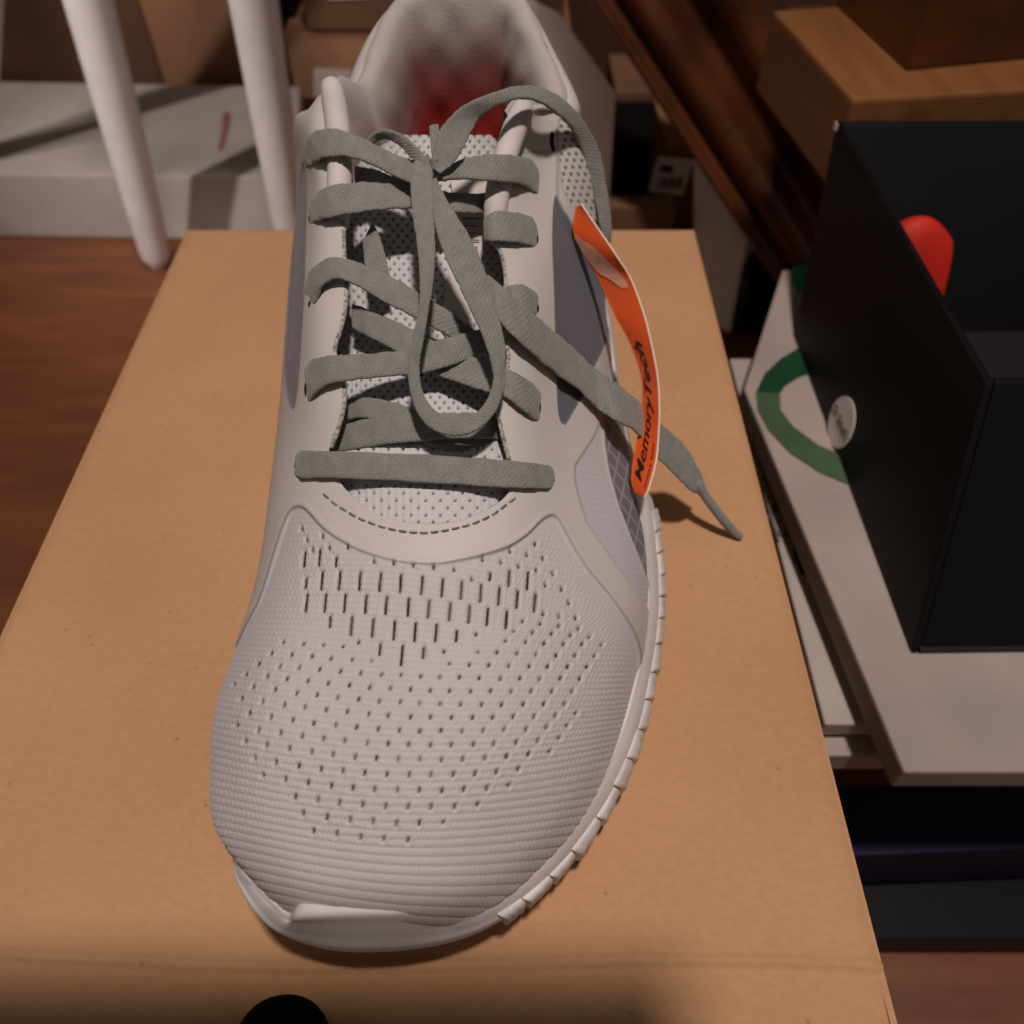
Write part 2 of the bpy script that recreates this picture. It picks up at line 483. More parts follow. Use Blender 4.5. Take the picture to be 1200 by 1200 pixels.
NR = gnormals(S)
PX, PY = project(S)
coarse = S[::4, ::4]
keepc = np.ones(coarse.shape[:2], bool)
cf = gridF(coarse.shape[0], coarse.shape[1])
cc = VV[::4, ::4].ravel()[cf[:, 0]]; cu = UU[::4, ::4].ravel()[cf[:, 0]]
cf = cf[~((cc > 12.2) & (cu > 3) & (cu < 5))]
BVH = bvhtree.BVHTree.FromPolygons([Vector(v) for v in coarse.reshape(-1, 3)], [tuple(f) for f in cf.tolist()])


def hit(px, py):
    d = ray(px, py)
    r = BVH.ray_cast(Vector((0, 0, CH)), Vector(d).normalized())
    return r[0], r[1]


def R(px, py, off):
    h_, _ = hit(px, py)
    if h_ is None: raise ValueError('no surface at %s' % ((px, py),))
    d = ray(px, py); d /= np.linalg.norm(d)
    return np.array(h_) - d * off


toe_line = [(236,800),(262,775),(280,755),(292,730),(305,705),(315,675),(325,642),(335,612),(343,598),(352,594),(361,599),(380,620),(405,637),(430,649),(467,659),
            (500,662),(525,660),(562,652),(595,641),(617,627),(632,612),(642,605),(650,606),(657,616),(670,640),(687,667),(712,697),(730,722),(742,742),(749,765),(749,790)]
toe_line = [tuple(p) for p in smooth_poly_open(toe_line)]
T_poly = toe_line + [(752, 815), (820, 860), (900, 1300), (100, 1300), (100, 860)]
L1_poly = [(704,487),(695,511),(681,532),(672,546),(672,562),(676,580),(685,612),(712,652),(732,680),(752,707),(775,740),(800,720),(800,600),(760,487)]
P3_poly = [(706,486),(708,521),(713,553),(724,593),(738,630),(750,660),(760,688),(766,706),(800,720),(800,560),(745,486)]
P2_poly = smooth_poly([(649,231),(660,247),(669,262),(682,295),(700,325),(711,352),(713,385),(706,409),(697,428),(683,461),(665,494),(660,498),(655,493),(652,473),(650,420),(648,340),(646,280)], 3)
P1_poly = smooth_poly([(356,190),(350,240),(347,259),(343,317),(340,370),(336,431),(339,466),(345,481),(350,460),(354,412),(358,343),(360,280),(361,220)], 3)
M1_poly = [(653,140),(662,138),(690,170),(703,210),(708,262),(695,285),(684,268),(668,244),(657,222),(653,190)]
throat = [(405,329),(404,350),(403,365),(396,392),(391,411),(396,430),(402,449),(402,476),(396,500),(389,520),(386,540),(393,560),(405,578),(429,599),(456,611),(492,617),(528,615),(561,605),(588,590),
          (600,575),(601,555),(597,536),(588,500),(585,476),(593,452),(597,419),(592,398),(590,365),(594,329),(588,296),(579,284),(574,257),(580,225),(588,190),(600,150),(612,110),(600,60),(430,60),(395,95),(396,140),(398,180),(399,215),(399,254),(402,272),(402,300)]
throat = smooth_poly(throat, 3)

sT = sdf(T_poly, PX, PY); sL = sdf(L1_poly, PX, PY); s3 = sdf(P3_poly, PX, PY)
s2 = sdf(P2_poly, PX, PY); s1 = sdf(P1_poly, PX, PY); sM = sdf(M1_poly, PX, PY); sH = sdf(throat, PX, PY)
upside = (UU > 0.55)                                    # hidden undercut of the inner side carries no print
s1 = np.where(upside & (UU < 4), s1, -50); sT = np.where((UU < 0.6) & (VV > 4.6), -20, sT)
sT = np.where((UU < 1.2) & (VV > 5.4), -20, sT)
rightside = UU > 5.2
for arr in (sL, s3, s2, sM): arr[~rightside] = -50
s3 = np.minimum(s3, 50)
sL = np.minimum(sL, -s3)

# knit rows
YT = [560, 650, 685, 745, 823, 913, 988, 1100]; ST = [.09, .09, .09, .045, .048, 0, .01, .10]; CT = [-4e-4, -4e-4, -4e-4, 0, 2.5e-4, 5.5e-4, 5.3e-4, 3.5e-4]


def rowcoord(px, py):
    y0 = py.copy()
    for _ in range(12):
        s = np.interp(y0, YT, ST); c = np.interp(y0, YT, CT)
        y0 = 0.5 * y0 + 0.5 * (py - s * (px - 490) + c * (px - 490) ** 2)
    return y0


def rowline(y0, px):
    return y0 + np.interp(y0, YT, ST) * (px - 490) - np.interp(y0, YT, CT) * (px - 490) ** 2


# accumulated row phase (one unit = one row of eyelets = two ribs)
ygrid = np.arange(400, 1300, 1.0)
per = np.interp(ygrid, [650, 740, 800, 860, 910, 990, 1020, 1060, 1100], [14, 14.5, 15.7, 16.6, 18.4, 19.4, 23, 24, 20])
ph = np.cumsum(1 / per); ph -= np.interp(823.5, ygrid, ph)
Y0 = rowcoord(PX, PY)
PH = np.interp(Y0, ygrid, ph)
rib = np.abs(np.sin(np.pi * PH * 2)) ** 0.55
cloth = np.maximum(sstep(-1, 3, sT), sstep(-1, 3, sL))
xw = PX + 1.2 * np.sin(PH * 2.3) + 0.8 * np.sin(PX * 0.05 + PH)
braid = np.sin(xw * 2 * np.pi / 5.2 + np.floor(PH * 2) * np.pi) * (rib > 0.35)
fadeT = sstep(0, 26, sT) * 0.9 + 0.1
fuse = 1 - 0.75 * np.exp(-(((PX - 340) / 28) ** 2 + ((PY - 665) / 60) ** 2))
amp = np.where(sT > 0, 0.00026 * fadeT * fuse, 0.00015)
disp = np.zeros_like(PX)
disp += cloth * amp * (rib - 0.6) + cloth * 0.00006 * braid * fadeT * np.interp(Y0, [980, 1060], [1, .5])
# broad lumps, so that the cloth is not mathematically even
disp += 0.00035 * np.sin(PX * 0.021 + 1.3) * np.sin(PY * 0.017 + .4) * cloth

film = 1 - np.clip(cloth + sstep(-1, 2, s3) + sstep(-1, 2, sM), 0, 1)
step = sstep(-2.0, 0.8, -sT) * sstep(-3, .5, -sL) * sstep(-3, .5, -sM) * sstep(-3, .5, -s3)
disp += 0.0005 * step - 0.0005 * sstep(-.5, 2, s2) - 0.0004 * sstep(-.5, 2, s1)
lip = np.exp(-(sT + 1.2) ** 2 / 2.0) * (UU > .5)
disp += 0.00012 * np.exp(-(sT + 4) ** 2 / 6)

# slits
slits = []


def inpoly(poly, x, y): return sdf(poly, np.array([x], float), np.array([y], float))[0] > 0


dot_zone = [(330,742),(400,752),(440,772),(480,786),(520,778),(560,757),(600,735),(612,700),(640,655),(652,660),(672,705),(708,758),(700,790),(688,818),(670,850),(648,880),(610,915),(568,950),(520,966),
            (498,982),(486,994),(362,990),(352,972),(326,938),(312,915),(290,895),(272,850),(268,810),(285,775),(305,755)]
k = -7
while True:
    y0 = np.interp(k, ph, ygrid)
    if y0 > 1000: break
    P_ = np.interp(y0, [700, 823, 913, 988], [21.5, 24.2, 26, 28])
    base = 490 + (0.5 * P_ if k % 2 else 0) + 2
    for j in range(-12, 13):
        x = base + j * P_ + rng.normal(0, .5)
        y = rowline(y0, x) + rng.normal(0, .4)
        if inpoly(dot_zone, x, y):
            e = sdf(dot_zone, np.array([x]), np.array([y]))[0]
            s = 0.7 + 0.4 * sstep(0, 20, e)
            slits.append((x, y, 6.5 * s * np.interp(y0, [740, 990], [.85, 1.2]), 2.0 * (0.85 + .25 * rng.random()), 0.22, rng.uniform(.75, 1) * np.interp(y, [700, 950], [1, 1])))
    k += 1
long_rows = [([(355,655,20),(373,653,22),(393,658,14),(575,675,12),(598,677,22),(620,680,24)]),
 [(x, 680 + 26 * ((x - 376) / 252.) ** 2, 24) for x in (376,397,421,445,469,494,518,541,564,586,607,628)] + [(357, 683, 14)],
 [(x, 706 + 20 * ((x - 358) / 236.) ** 2, 24) for x in (358,380,403,428,452,478,502,527,550,572,594)],
 [(386,728,16),(411,733,25),(436,735,25),(461,738,25),(486,740,25),(511,741,24),(535,745,16),(558,743,6)],
 [(419,752,6),(444,760,16),(470,767,27),(496,764,16),(520,763,6)]]
for rw in long_rows:
    for x, y, l in rw: slits.append((x, y, l * .98, 2.0, 0.09, 1.0))
for x, y in [(352,617),(377,626),(358,630),(365,642),(385,640),(407,639),(438,656),(461,658),(484,661),(508,663),(532,665),(553,676),(566,653),(588,656),(599,643),(609,661),(619,647),(630,666),(629,635),(638,652),(640,683),(649,670),(659,688),(667,704),(637,717),(656,720),(675,722)]:
    slits.append((x, y + 2, 6.5, 1.6, -0.1, .95))
hole = np.zeros_like(PX)
ok = (UU > 0.8) & (VV < 8)
idx = np.argwhere(ok)
r0, r1 = idx[:, 0].min(), idx[:, 0].max()
for (x, y, l, w, tilt, a) in slits:
    # search window in the grid
    m_ = (np.abs(PX[r0:r1, :] - x) < 14) & (np.abs(PY[r0:r1, :] - y) < l / 2 + 8) & ok[r0:r1, :]
    ii, jj = np.nonzero(m_)
    if len(ii) == 0: continue
    ii += r0
    dx = PX[ii, jj] - x; dy = PY[ii, jj] - y
    ax = dx + tilt * dy; q = np.clip(np.abs(dy) - l / 2 + w, 0, None)
    d = np.hypot(ax, q)
    hv = (1 - sstep(w * 0.45, w * 1.15, d)) * a
    hole[ii, jj] = np.maximum(hole[ii, jj], hv)
    disp[ii, jj] += -0.0006 * np.exp(-(d / (w * 1.5)) ** 2) + 0.00022 * np.exp(-((ax - 4.5) / 2.6) ** 2 - (dy / (l * .6)) ** 2)

S2 = S + NR * disp[..., None]
NR2 = gnormals(S2)

# colours of the materials, plus groove shade painted along overlay edges
c_knit = lin((200, 193, 195)); c_film = lin((204, 196, 191)); c_lat = lin((192, 186, 190)); c_slate = lin((90, 93, 104))
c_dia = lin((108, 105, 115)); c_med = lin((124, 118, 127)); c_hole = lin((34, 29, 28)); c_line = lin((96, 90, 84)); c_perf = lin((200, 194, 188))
colr = np.broadcast_to(c_film, S.shape).copy()


def mixc(mask, c):
    global colr
    mask = mask[..., None]
    colr = colr * (1 - mask) + c * mask


mixc(sstep(-.6, .6, sT), c_knit)
mixc(sstep(-.6, .6, sL), c_lat)
mixc(sstep(-.6, .6, s3), c_dia)
dgx = PX * 0.95 - (PY - 500) * 0.30; dgy = (PY - 500)
la = np.minimum(np.abs((dgx / 13 + dgy / 26) % 1 - .5), np.abs((dgx / 13 - dgy / 26) % 1 - .5))
mixc(sstep(0, 1.5, s3) * (1 - sstep(.04, .13, la)) * 0.55, lin((176, 172, 176)))
disp3 = sstep(0, 1.5, s3) * (1 - sstep(.04, .13, la))
mixc(sstep(-.6, .6, s2), c_slate)
vl = 0.5 + 0.5 * np.sin((PX - 0.12 * PY) * 2 * np.pi / 3.4)
mixc(sstep(0, 1.5, s2) * vl * 0.10, lin((170, 165, 172)))
mixc(sstep(-.6, .6, s1), c_med)
mixc(sstep(-.6, .6, sM), c_perf)
hx = (PX - PY * 0.28) / 8.5; hy = PY / 8.0
hx = hx + 0.5 * (np.floor(hy) % 2)
hd = np.hypot((hx % 1) - .5, ((hy % 1) - .5) * 0.9)
mixc(sstep(1, 4, sM) * (1 - sstep(.18, .30, hd)) * 0.85, c_hole)
knit_dark = (1 - rib) * cloth
mixc(np.clip(knit_dark, 0, 1) * 0.16 * fuse, lin((140, 128, 128)))
mixc(np.clip(braid, 0, 1) * cloth * 0.10, lin((228, 222, 222)))
mixc(np.exp(-(sT + .4) ** 2 / 0.8) * 0.65 * (VV > 3.2), c_line)  # groove shade put in as a dark line along the overlay edge
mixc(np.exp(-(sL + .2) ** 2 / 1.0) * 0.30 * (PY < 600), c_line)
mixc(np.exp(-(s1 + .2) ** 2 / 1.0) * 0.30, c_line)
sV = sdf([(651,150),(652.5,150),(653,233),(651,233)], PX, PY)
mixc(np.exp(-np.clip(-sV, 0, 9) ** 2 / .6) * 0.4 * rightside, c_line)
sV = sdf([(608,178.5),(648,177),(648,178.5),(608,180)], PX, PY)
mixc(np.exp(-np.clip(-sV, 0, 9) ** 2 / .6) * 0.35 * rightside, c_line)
mixc(hole, c_hole)

# faces, minus the throat and the ankle opening
F = gridF(NV, NU)
fc = lambda A: (A.ravel()[F[:, 0]] + A.ravel()[F[:, 2]]) / 2
fH = fc(sH); fv = fc(VV); fu = fc(UU)
cut = ((fH > 0) & (fv < 12.3) & (fu > 2.2) & (fu < 5.8)) | ((fv > 11.6) & (fu > 3.0) & (fu < 5.0))
cut |= (fc(PY) < 300) & (fv > 9) & (fu > 3.15) & (fu < 4.9)
reg = np.zeros(len(F), int)                              # 0 film
reg[fc(sM) > 0] = 5; reg[fc(sL) > 0] = 4; reg[fc(s3) > 0] = 3; reg[fc(s2) > 0] = 2; reg[fc(s1) > 0] = 1; reg[fc(sT) > 0] = 6
names = {0: ('saddle_overlay', 'film', 'smooth cream grey overlay carrying the laces'), 1: ('side_panel', 'panel', 'narrow mauve grey panel on the inner side'),
         2: ('side_panel', 'panel', 'slate grey ribbed panel on the outer side'), 3: ('diamond_panel', 'panel', 'grey panel with pale diamond lines'),
         4: ('side_mesh', 'mesh_cloth', None), 5: ('perforated_collar', 'mesh_cloth', None), 6: ('toe_mesh', 'mesh_cloth', 'ribbed knit toe box pierced by rows of slits')}
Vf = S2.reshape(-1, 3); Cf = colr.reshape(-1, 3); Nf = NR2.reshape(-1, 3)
for code, (nm, mt, lb) in names.items():
    f = F[(reg == code) & ~cut]
    if len(f) == 0: continue
    ids, inv = np.unique(f, return_inverse=True)
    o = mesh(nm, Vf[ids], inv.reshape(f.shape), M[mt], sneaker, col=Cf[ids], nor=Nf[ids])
    if lb: o['label'] = lb

# frayed binding along the throat
def loop_on(pts, off, n=3):
    pts = smooth_poly(pts, n, False)
    return np.array([R(x, y, off) for x, y in pts])


tube(loop_on([(402,262),(402,290),(405,329),(403,365),(396,392),(391,411),(396,430),(402,449),(402,476),(396,500),(388,522)], -.0006), 0.00085, M['edge'], 'eyestay_edge', sneaker, 10)
tube(loop_on([(386,540),(393,560),(405,578),(429,599),(456,611),(492,617),(528,615),(561,605),(588,590),(600,575),(601,555)], -.0004), 0.0007, M['film_plain'], 'throat_edge', sneaker, 10)
tube(loop_on([(597,536),(588,500),(585,476),(593,452),(597,419),(592,398),(590,365),(594,329),(588,296),(579,284)], -.0006), 0.00085, M['edge'], 'eyestay_edge', sneaker, 10)
# padded rolls that end the eyestays at the ankle
def padroll(pts):
    c = crom(np.array([P(p[0], p[1], p[2] - .0018) for p in pts]), 8)
    return tube(c, np.interp(np.linspace(0, 1, len(c)), [0, .12, .8, 1], [.0034, .0037, .0035, .0030]), M['padding'], 'collar_padding', sneaker, 20)
padroll([(389,104,.1175),(394,135,.1155),(397,170,.1125),(398,205,.109),(397,240,.105),(396,262,.101)])
padroll([(612,130,.1145),(603,152,.113),(592,185,.1095),(585,215,.106),(581,242,.103),(580,268,.099)])
# stitches along the vamp
st = smooth_poly([(378,578),(392,590),(403,597),(418,606),(435,613),(450,618),(468,622),(485,624),(505,624),(530,620),(553,614),(570,607),(582,600),(595,590),(606,582)], 8, False)
L = np.concatenate([[0], np.cumsum(np.hypot(*np.diff(st, axis=0).T))])
q = 2.0
while q < L[-1] - 8:
    seg = np.array([[np.interp(q + t, L, st[:, 0]), np.interp(q + t, L, st[:, 1])] for t in np.linspace(0, 7.2, 5)])
    pth = np.array([R(x, y, .0007 + .0002 * math.sin(math.pi * i / 4)) for i, (x, y) in enumerate(seg)])
    tube(pth, 0.00028, M['stitch'], 'stitch', sneaker, 6)
    q += 12.5
tube(np.array([R(x, y, .0005) for x, y in [(646.5,158),(645.5,166),(647.5,175)]]), .0009, M['dark_slot'], 'stitch_slot', sneaker, 8)

# ------------------------------------------------------------------ collar lining
u3 = np.argmin(abs(us - 3)); u5 = np.argmin(abs(us - 5))
sel = np.nonzero(vs >= 11.7)[0][::3]
rim = np.concatenate([S[sel, u3], S[sel, u5][::-1][1:]])
rim = crom(rim[::3], 3)
cx = np.array([-0.0185, 0.262])
inw = np.stack([cx[0] - rim[:, 0], cx[1] - rim[:, 1], 0 * rim[:, 0]], 1)
Tn = np.gradient(rim, axis=0); Tn[:, 2] = 0; Tn /= np.linalg.norm(Tn, axis=1)[:, None]
nn = np.stack([Tn[:, 1], -Tn[:, 0], 0 * Tn[:, 0]], 1)
sg = np.sign(np.sum(nn * inw, 1)); sg[:] = np.sign(sg.sum()); nn *= sg[:, None]
# smooth the inward direction
for _ in range(40): nn[1:-1] = (nn[:-2] + nn[1:-1] * 2 + nn[2:]) / 4
nn /= np.linalg.norm(nn, axis=1)[:, None]
sprof = np.linspace(0, 1, len(rim)); bulk = sstep(0.0, .12, sprof) * sstep(0, .12, 1 - sprof) * .75 + .25
prof = np.array([(-.0012, -.010), (-.0016, -.004), (-.0004, .0005), (.0020, .0028), (.0044, .0026), (.0068, .0000), (.0082, -.006), (.0090, -.013), (.0095, -.021), (.0100, -.030), (.009, -.040), (.008, -.050), (.007, -.062)])
prof = crom(prof, 6)
zoff = prof[:, 1]; d_in = prof[:, 0]
LV = rim[:, None] + nn[:, None] * (d_in[None] * bulk[:, None])[..., None]
LV[..., 2] += zoff[None]
LV += (0.00035 * np.sin(LV[..., 0:1] * 400) * np.sin(LV[..., 2:3] * 300 + LV[..., 1:2] * 250)) * np.array([1, 1, 0])
LX, LY = project(LV)
zz = LV[..., 2] + 0.002 * np.sin(LV[..., 0] * 180) + .0015 * np.sin(LV[..., 1] * 240)
depth = np.broadcast_to(zoff[None], zz.shape)
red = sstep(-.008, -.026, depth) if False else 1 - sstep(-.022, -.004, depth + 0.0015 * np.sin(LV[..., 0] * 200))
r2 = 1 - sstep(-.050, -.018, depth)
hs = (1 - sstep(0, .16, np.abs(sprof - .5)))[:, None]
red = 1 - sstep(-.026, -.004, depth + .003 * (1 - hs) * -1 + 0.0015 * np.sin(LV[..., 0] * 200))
lcol = lin((184, 175, 169)) * (1 - red[..., None]) + (lin((124, 74, 68)) * (1 - r2[..., None]) + lin((188, 56, 46)) * r2[..., None]) * red[..., None]  # grey to red cloth, with heel shade put into the duller middle tone
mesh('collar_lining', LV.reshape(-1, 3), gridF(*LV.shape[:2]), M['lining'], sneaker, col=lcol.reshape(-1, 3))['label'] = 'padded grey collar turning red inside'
# insole
iy = np.linspace(0.12, 0.335, 40); ix = np.linspace(-1, 1, 24)
IY, IX = np.meshgrid(iy, ix, indexing='ij')
hw = np.interp(IY, [.12, .2, .28, .32, .335], [.032, .034, .034, .026, .012]); cx_ = np.interp(IY, [.12, .2, .335], [-.018, -.018, -.018])
IV = np.stack([cx_ + IX * hw, IY, .046 + .004 * IX ** 2 + 0 * IY], -1)
mesh('insole', IV.reshape(-1, 3), gridF(40, 24), M['insole'], sneaker)

# ------------------------------------------------------------------ tongue
ty = np.linspace(650, 158, 400); tx = np.linspace(0, 1, 200)
TY, TX = np.meshgrid(ty, tx, indexing='ij')
xl = np.interp(TY, [158, 185, 260, 400, 560, 650], [470, 420, 385, 375, 372, 370])
xr = np.interp(TY, [158, 185, 260, 400, 560, 650], [575, 600, 612, 615, 622, 615])
zt = np.interp(TY, [158, 200, 290, 380, 470, 560, 610, 650], [.1075, .101, .0905, .0830, .0785, .0762, .0742, .0710])
Tp = xl + (xr - xl) * TX
e = (TX - .5) * 2
zt = zt - 0.007 * e ** 2 - 0.006 * np.abs(e) ** 6 + .0006 * np.sin(TY * .05) * np.sin(TX * 9)
d = np.stack([Tp - 600, math.sin(PITCH) * (600 - TY) + math.cos(PITCH) * FPX, math.cos(PITCH) * (600 - TY) - math.sin(PITCH) * FPX], -1)
TV = np.array([0, 0, CH]) + d * ((zt - CH) / d[..., 2])[..., None]
big = sstep(470, 520, TY)
sx = 15 + 4 * big; sy = 7.5 + 2.0 * big
def dots(X_, Y_, sx, sy, rad):
    gy = Y_ / sy; gx = X_ / sx + .5 * (np.floor(gy) % 2)
    dd = np.hypot(((gx % 1) - .5) * sx, ((gy % 1) - .5) * sy)
    return dd
d1 = dots(Tp + 1.5 * np.sin(TY * .03), TY, 11, 6.5, 0); d2 = dots(Tp, TY + 3, 17.5, 8.6, 0)
dd = np.where(TY < 500, d1, d2)
hol = 1 - sstep(1.1, 2.3, dd)
rdg = np.sin(Tp * 2 * np.pi / np.where(TY < 500, 5.5, 8.75)) * .5 + np.sin(TY * 2 * np.pi / np.where(TY < 500, 3.3, 4.3)) * .5
TN = gnormals(TV)
TV2 = TV + TN * (-0.0006 * hol + 0.00013 * rdg * np.where(TY < 500, .7, 1.2))[..., None]
tcol = np.broadcast_to(lin((206, 203, 205)), TV.shape) * (1 - hol[..., None] * .8) + lin((60, 54, 54)) * hol[..., None] * .8
mesh('tongue', TV2.reshape(-1, 3), gridF(400, 200), M['tongue'], sneaker, col=tcol.reshape(-1, 3))
# smooth strip down the middle of the tongue
py_ = np.linspace(205, 396, 60); q_ = np.linspace(0, 1, 14)
AY, AQ = np.meshgrid(py_, q_, indexing='ij')
al = np.interp(AY, [205, 250, 300, 360, 385, 396], [528, 532, 528, 519, 516, 524]); ar = np.interp(AY, [205, 250, 300, 360, 385, 396], [574, 570, 564, 552, 546, 538])
ax_ = al + (ar - al) * AQ
zt2 = np.interp(AY, [158, 200, 290, 380, 470], [.1075, .101, .0905, .0825, .0755]) + .0004
d = np.stack([ax_ - 600, math.sin(PITCH) * (600 - AY) + math.cos(PITCH) * FPX, math.cos(PITCH) * (600 - AY) - math.sin(PITCH) * FPX], -1)
TXa = (ax_ - np.interp(AY, [158, 185, 260, 400], [470, 420, 385, 375])) / 225; zt2 = zt2 - .007 * ((TXa - .5) * 2) ** 2 + .0012
AV = np.array([0, 0, CH]) + d * ((zt2 - CH) / d[..., 2])[..., None]
mesh('tongue_strip', AV.reshape(-1, 3), gridF(60, 14), M['film_plain'], sneaker)['label'] = 'smooth cream strip down the tongue'
# tiny printed lines on the strip
for k in range(6):
    yy = 256 + k * 8.5
    pts = [P(x, yy, float(np.interp(yy, [158, 200, 290, 380], [.1075, .101, .0905, .0825]) + .0008 - .007 * (((x - 385) / 225 - .5) * 2) ** 2 + .0012)) for x in np.linspace(543, 543 + 18 - 2 * (k % 3), 8)]
    tube(pts, .00022, M['ink_soft'], 'printed_line', sneaker, 5)

# ------------------------------------------------------------------ midsole
ms = [  # inner top, top, outer, bottom
 [X3(-.017,.350,.043),X3(-.017,.357,.025),X3(-.017,.350,.003)],
 [X3(-.048,.337,.041),X3(-.053,.341,.022),X3(-.049,.336,.003)],
 [X3(-.068,.297,.038),X3(-.072,.297,.020),X3(-.067,.295,.003)],
 [X3(-.070,.240,.036),X3(-.073,.240,.018),X3(-.068,.240,.002)],
 [X3(-.069,.180,.033),X3(-.072,.180,.016),X3(-.067,.180,.001)],
 [X3(-.070,.130,.031),X3(-.072,.130,.015),X3(-.069,.130,.001)],
 [X3(-.0705,.090,.030),X3(-.0715,.088,.016),X3(-.069,.088,.001)],
 [X3(-.0665,.066,.030),X3(-.0680,.0645,.020),X3(-.0655,.066,.004)],
 [P(282,1016,.031),P(275,1020,.024),P(286,1024,.008)],
 [P(299,1038,.032),P(283,1041,.026),P(292,1046,.009)],
 [P(319,1059,.032),P(298,1066,.026),P(306,1068,.011)],
 [P(338,1076,.032),P(319,1087,.024),P(328,1090,.012)],
 [P(348,1074,.0405),P(349,1100,.024),P(356,1105,.012)],
 [P(400,1071.5,.0432),P(398,1110,.025),P(400,1115,.013)],
 [P(455,1070,.0432),P(455,1110,.025),P(455,1115,.013)],
 [P(486,1069,.0410),P(495,1106,.024),P(495,1111,.012)],
 [P(514,1077,.0335),P(530,1099,.022),P(530,1104,.011)],
 [P(555,1069,.030),P(571,1084,.021),P(571,1088,.010)],
 [P(607,1034,.028),P(622,1052,.018),P(620,1056,.007)],
 [P(660,980,.027),P(675,1000,.015),P(672,1004,.005)],
 [P(705,913,.026),P(722,930,.013),P(718,934,.003)],
 [P(735,845,.026),P(752,855,.013),P(748,860,.002)],
 [P(754,765,.027),P(769,772,.013),P(765,776,.001)],
 [P(761,702,.028),P(775,712,.013),P(771,712,.001)],
 [P(758,655,.029),P(773,658,.013),P(769,658,.001)],
 [P(750,590,.030),P(765,590,.014),P(761,590,.001)],
 [X3(.0375,.200,.032),X3(.0420,.200,.016),X3(.039,.200,.002)],
 [X3(.0360,.250,.036),X3(.0400,.250,.018),X3(.037,.250,.002)],
 [X3(.0330,.295,.038),X3(.0360,.296,.020),X3(.033,.295,.003)],
 [X3(.0140,.337,.041),X3(.0180,.341,.022),X3(.015,.337,.003)],
]
ms = np.array(ms)
nper = 24
MSL = crom(ms, nper, True)
bulge = (0.25 + 0.75 * sstep(16 * nper, 19 * nper, np.arange(len(MSL))))[:, None]                               # loop x 3 x 3
nl = len(MSL)
cxy = np.array([-.018, .19])
ctr = MSL[:, 1, :2].copy()
tg = np.roll(ctr, -4, 0) - np.roll(ctr, 4, 0); tg /= np.linalg.norm(tg, axis=1)[:, None]
outn = np.stack([tg[:, 1], -tg[:, 0]], 1)
if np.sum(outn[0] * (ctr[0] - cxy)) < 0: outn = -outn
O3 = np.concatenate([outn, np.zeros((nl, 1))], 1)
T_, Om, B_ = MSL[:, 0], MSL[:, 1], MSL[:, 2]
prof_rows = [T_ - O3 * .008 - [0, 0, .004], T_ - O3 * .003 + [0, 0, .0002], T_ - O3 * .0006 + [0, 0, .0006], T_ + O3 * .0004 - [0, 0, .0008],
             T_ * .74 + Om * .26 + (O3 * .0010 + [0, 0, .0014]) * bulge * .45, T_ * .5 + Om * .5 + (O3 * .0013 + [0, 0, .0016]) * bulge * .45, T_ * .25 + Om * .75 + (O3 * .0009 + [0, 0, .0009]) * bulge * .45, Om + O3 * .0002, Om * .6 + B_ * .4 + O3 * .0003, Om * .15 + B_ * .85, B_ - O3 * .002 - [0, 0, .0004], B_ - O3 * .012]
MV = np.stack(prof_rows, 0)                              # rows x loop
MV = crom(MV, 3)
nr_ = MV.shape[0]
Fm = gridF(nr_, nl, True)
mesh('midsole', MV.reshape(-1, 3), Fm, M['foam'], sneaker)['label'] = 'white foam midsole with a raised toe bumper'
bot = MV[-1]; mesh('outsole', np.concatenate([bot + [0, 0, .0003], [bot.mean(0)]]), [(i, (i + 1) % nl, nl) for i in range(nl)], M['lug'], sneaker)
# lugs along the outer edge: blocks between the notches
opx, opy = project(Om)
a_i = 16.6 * nper; b_i = 27.5 * nper
notch = [(588,1077),(617,1057),(645,1028),(672,1000),(700,962),(722,925),(736,892),(750,857),(759,822),(766,790),(772,757),(774,728),(775,702),(774,676),(772,650),(769,625),(766,600)]
ni = []
for x, y in notch:
    rg = np.arange(int(a_i), int(26 * nper))
    ni.append(rg[np.argmin((opx[rg] - x) ** 2 + (opy[rg] - y) ** 2)])
for a, b_ in zip(ni[:-1], ni[1:]):
    if b_ - a < 3: continue
    tt = np.linspace(a + (b_ - a) * .02, b_ - (b_ - a) * .02, 14)
    def at(A): return np.stack([np.interp(tt, np.arange(nl), A[:, c]) for c in range(3)], 1)
    o_, bb, on = at(Om), at(B_), at(O3)
    w = np.linspace(0, 1, 14)
    prot = (0.0008 + rng.uniform(.0003, .0008) * (1 - w) + rng.uniform(-.0001, .0002) + .00010 * np.sin(w * rng.uniform(9, 20))) * sstep(-.05, .12, w) * sstep(-.1, .10, 1 - w)
    prot = prot[:, None]
    hi = rng.uniform(.45, .8)
    r1 = at(T_) * hi * .6 + o_ * (1 - hi * .6)
    rowsL = [r1 - on * .0012 - [0, 0, .0006], r1 + on * (.0006 + prot * .30) + [0, 0, .0005], o_ + on * prot * 1.0 + [0, 0, .0015], o_ * .5 + bb * .5 + on * prot * 1.15, bb + on * prot * .9 - [0, 0, .0008], bb - on * .002 - [0, 0, .0012]]
    LVg = crom(np.stack(rowsL, 0), 3)
    mesh('tread_lug', LVg.reshape(-1, 3), gridF(LVg.shape[0], 14), M['lug'], sneaker)

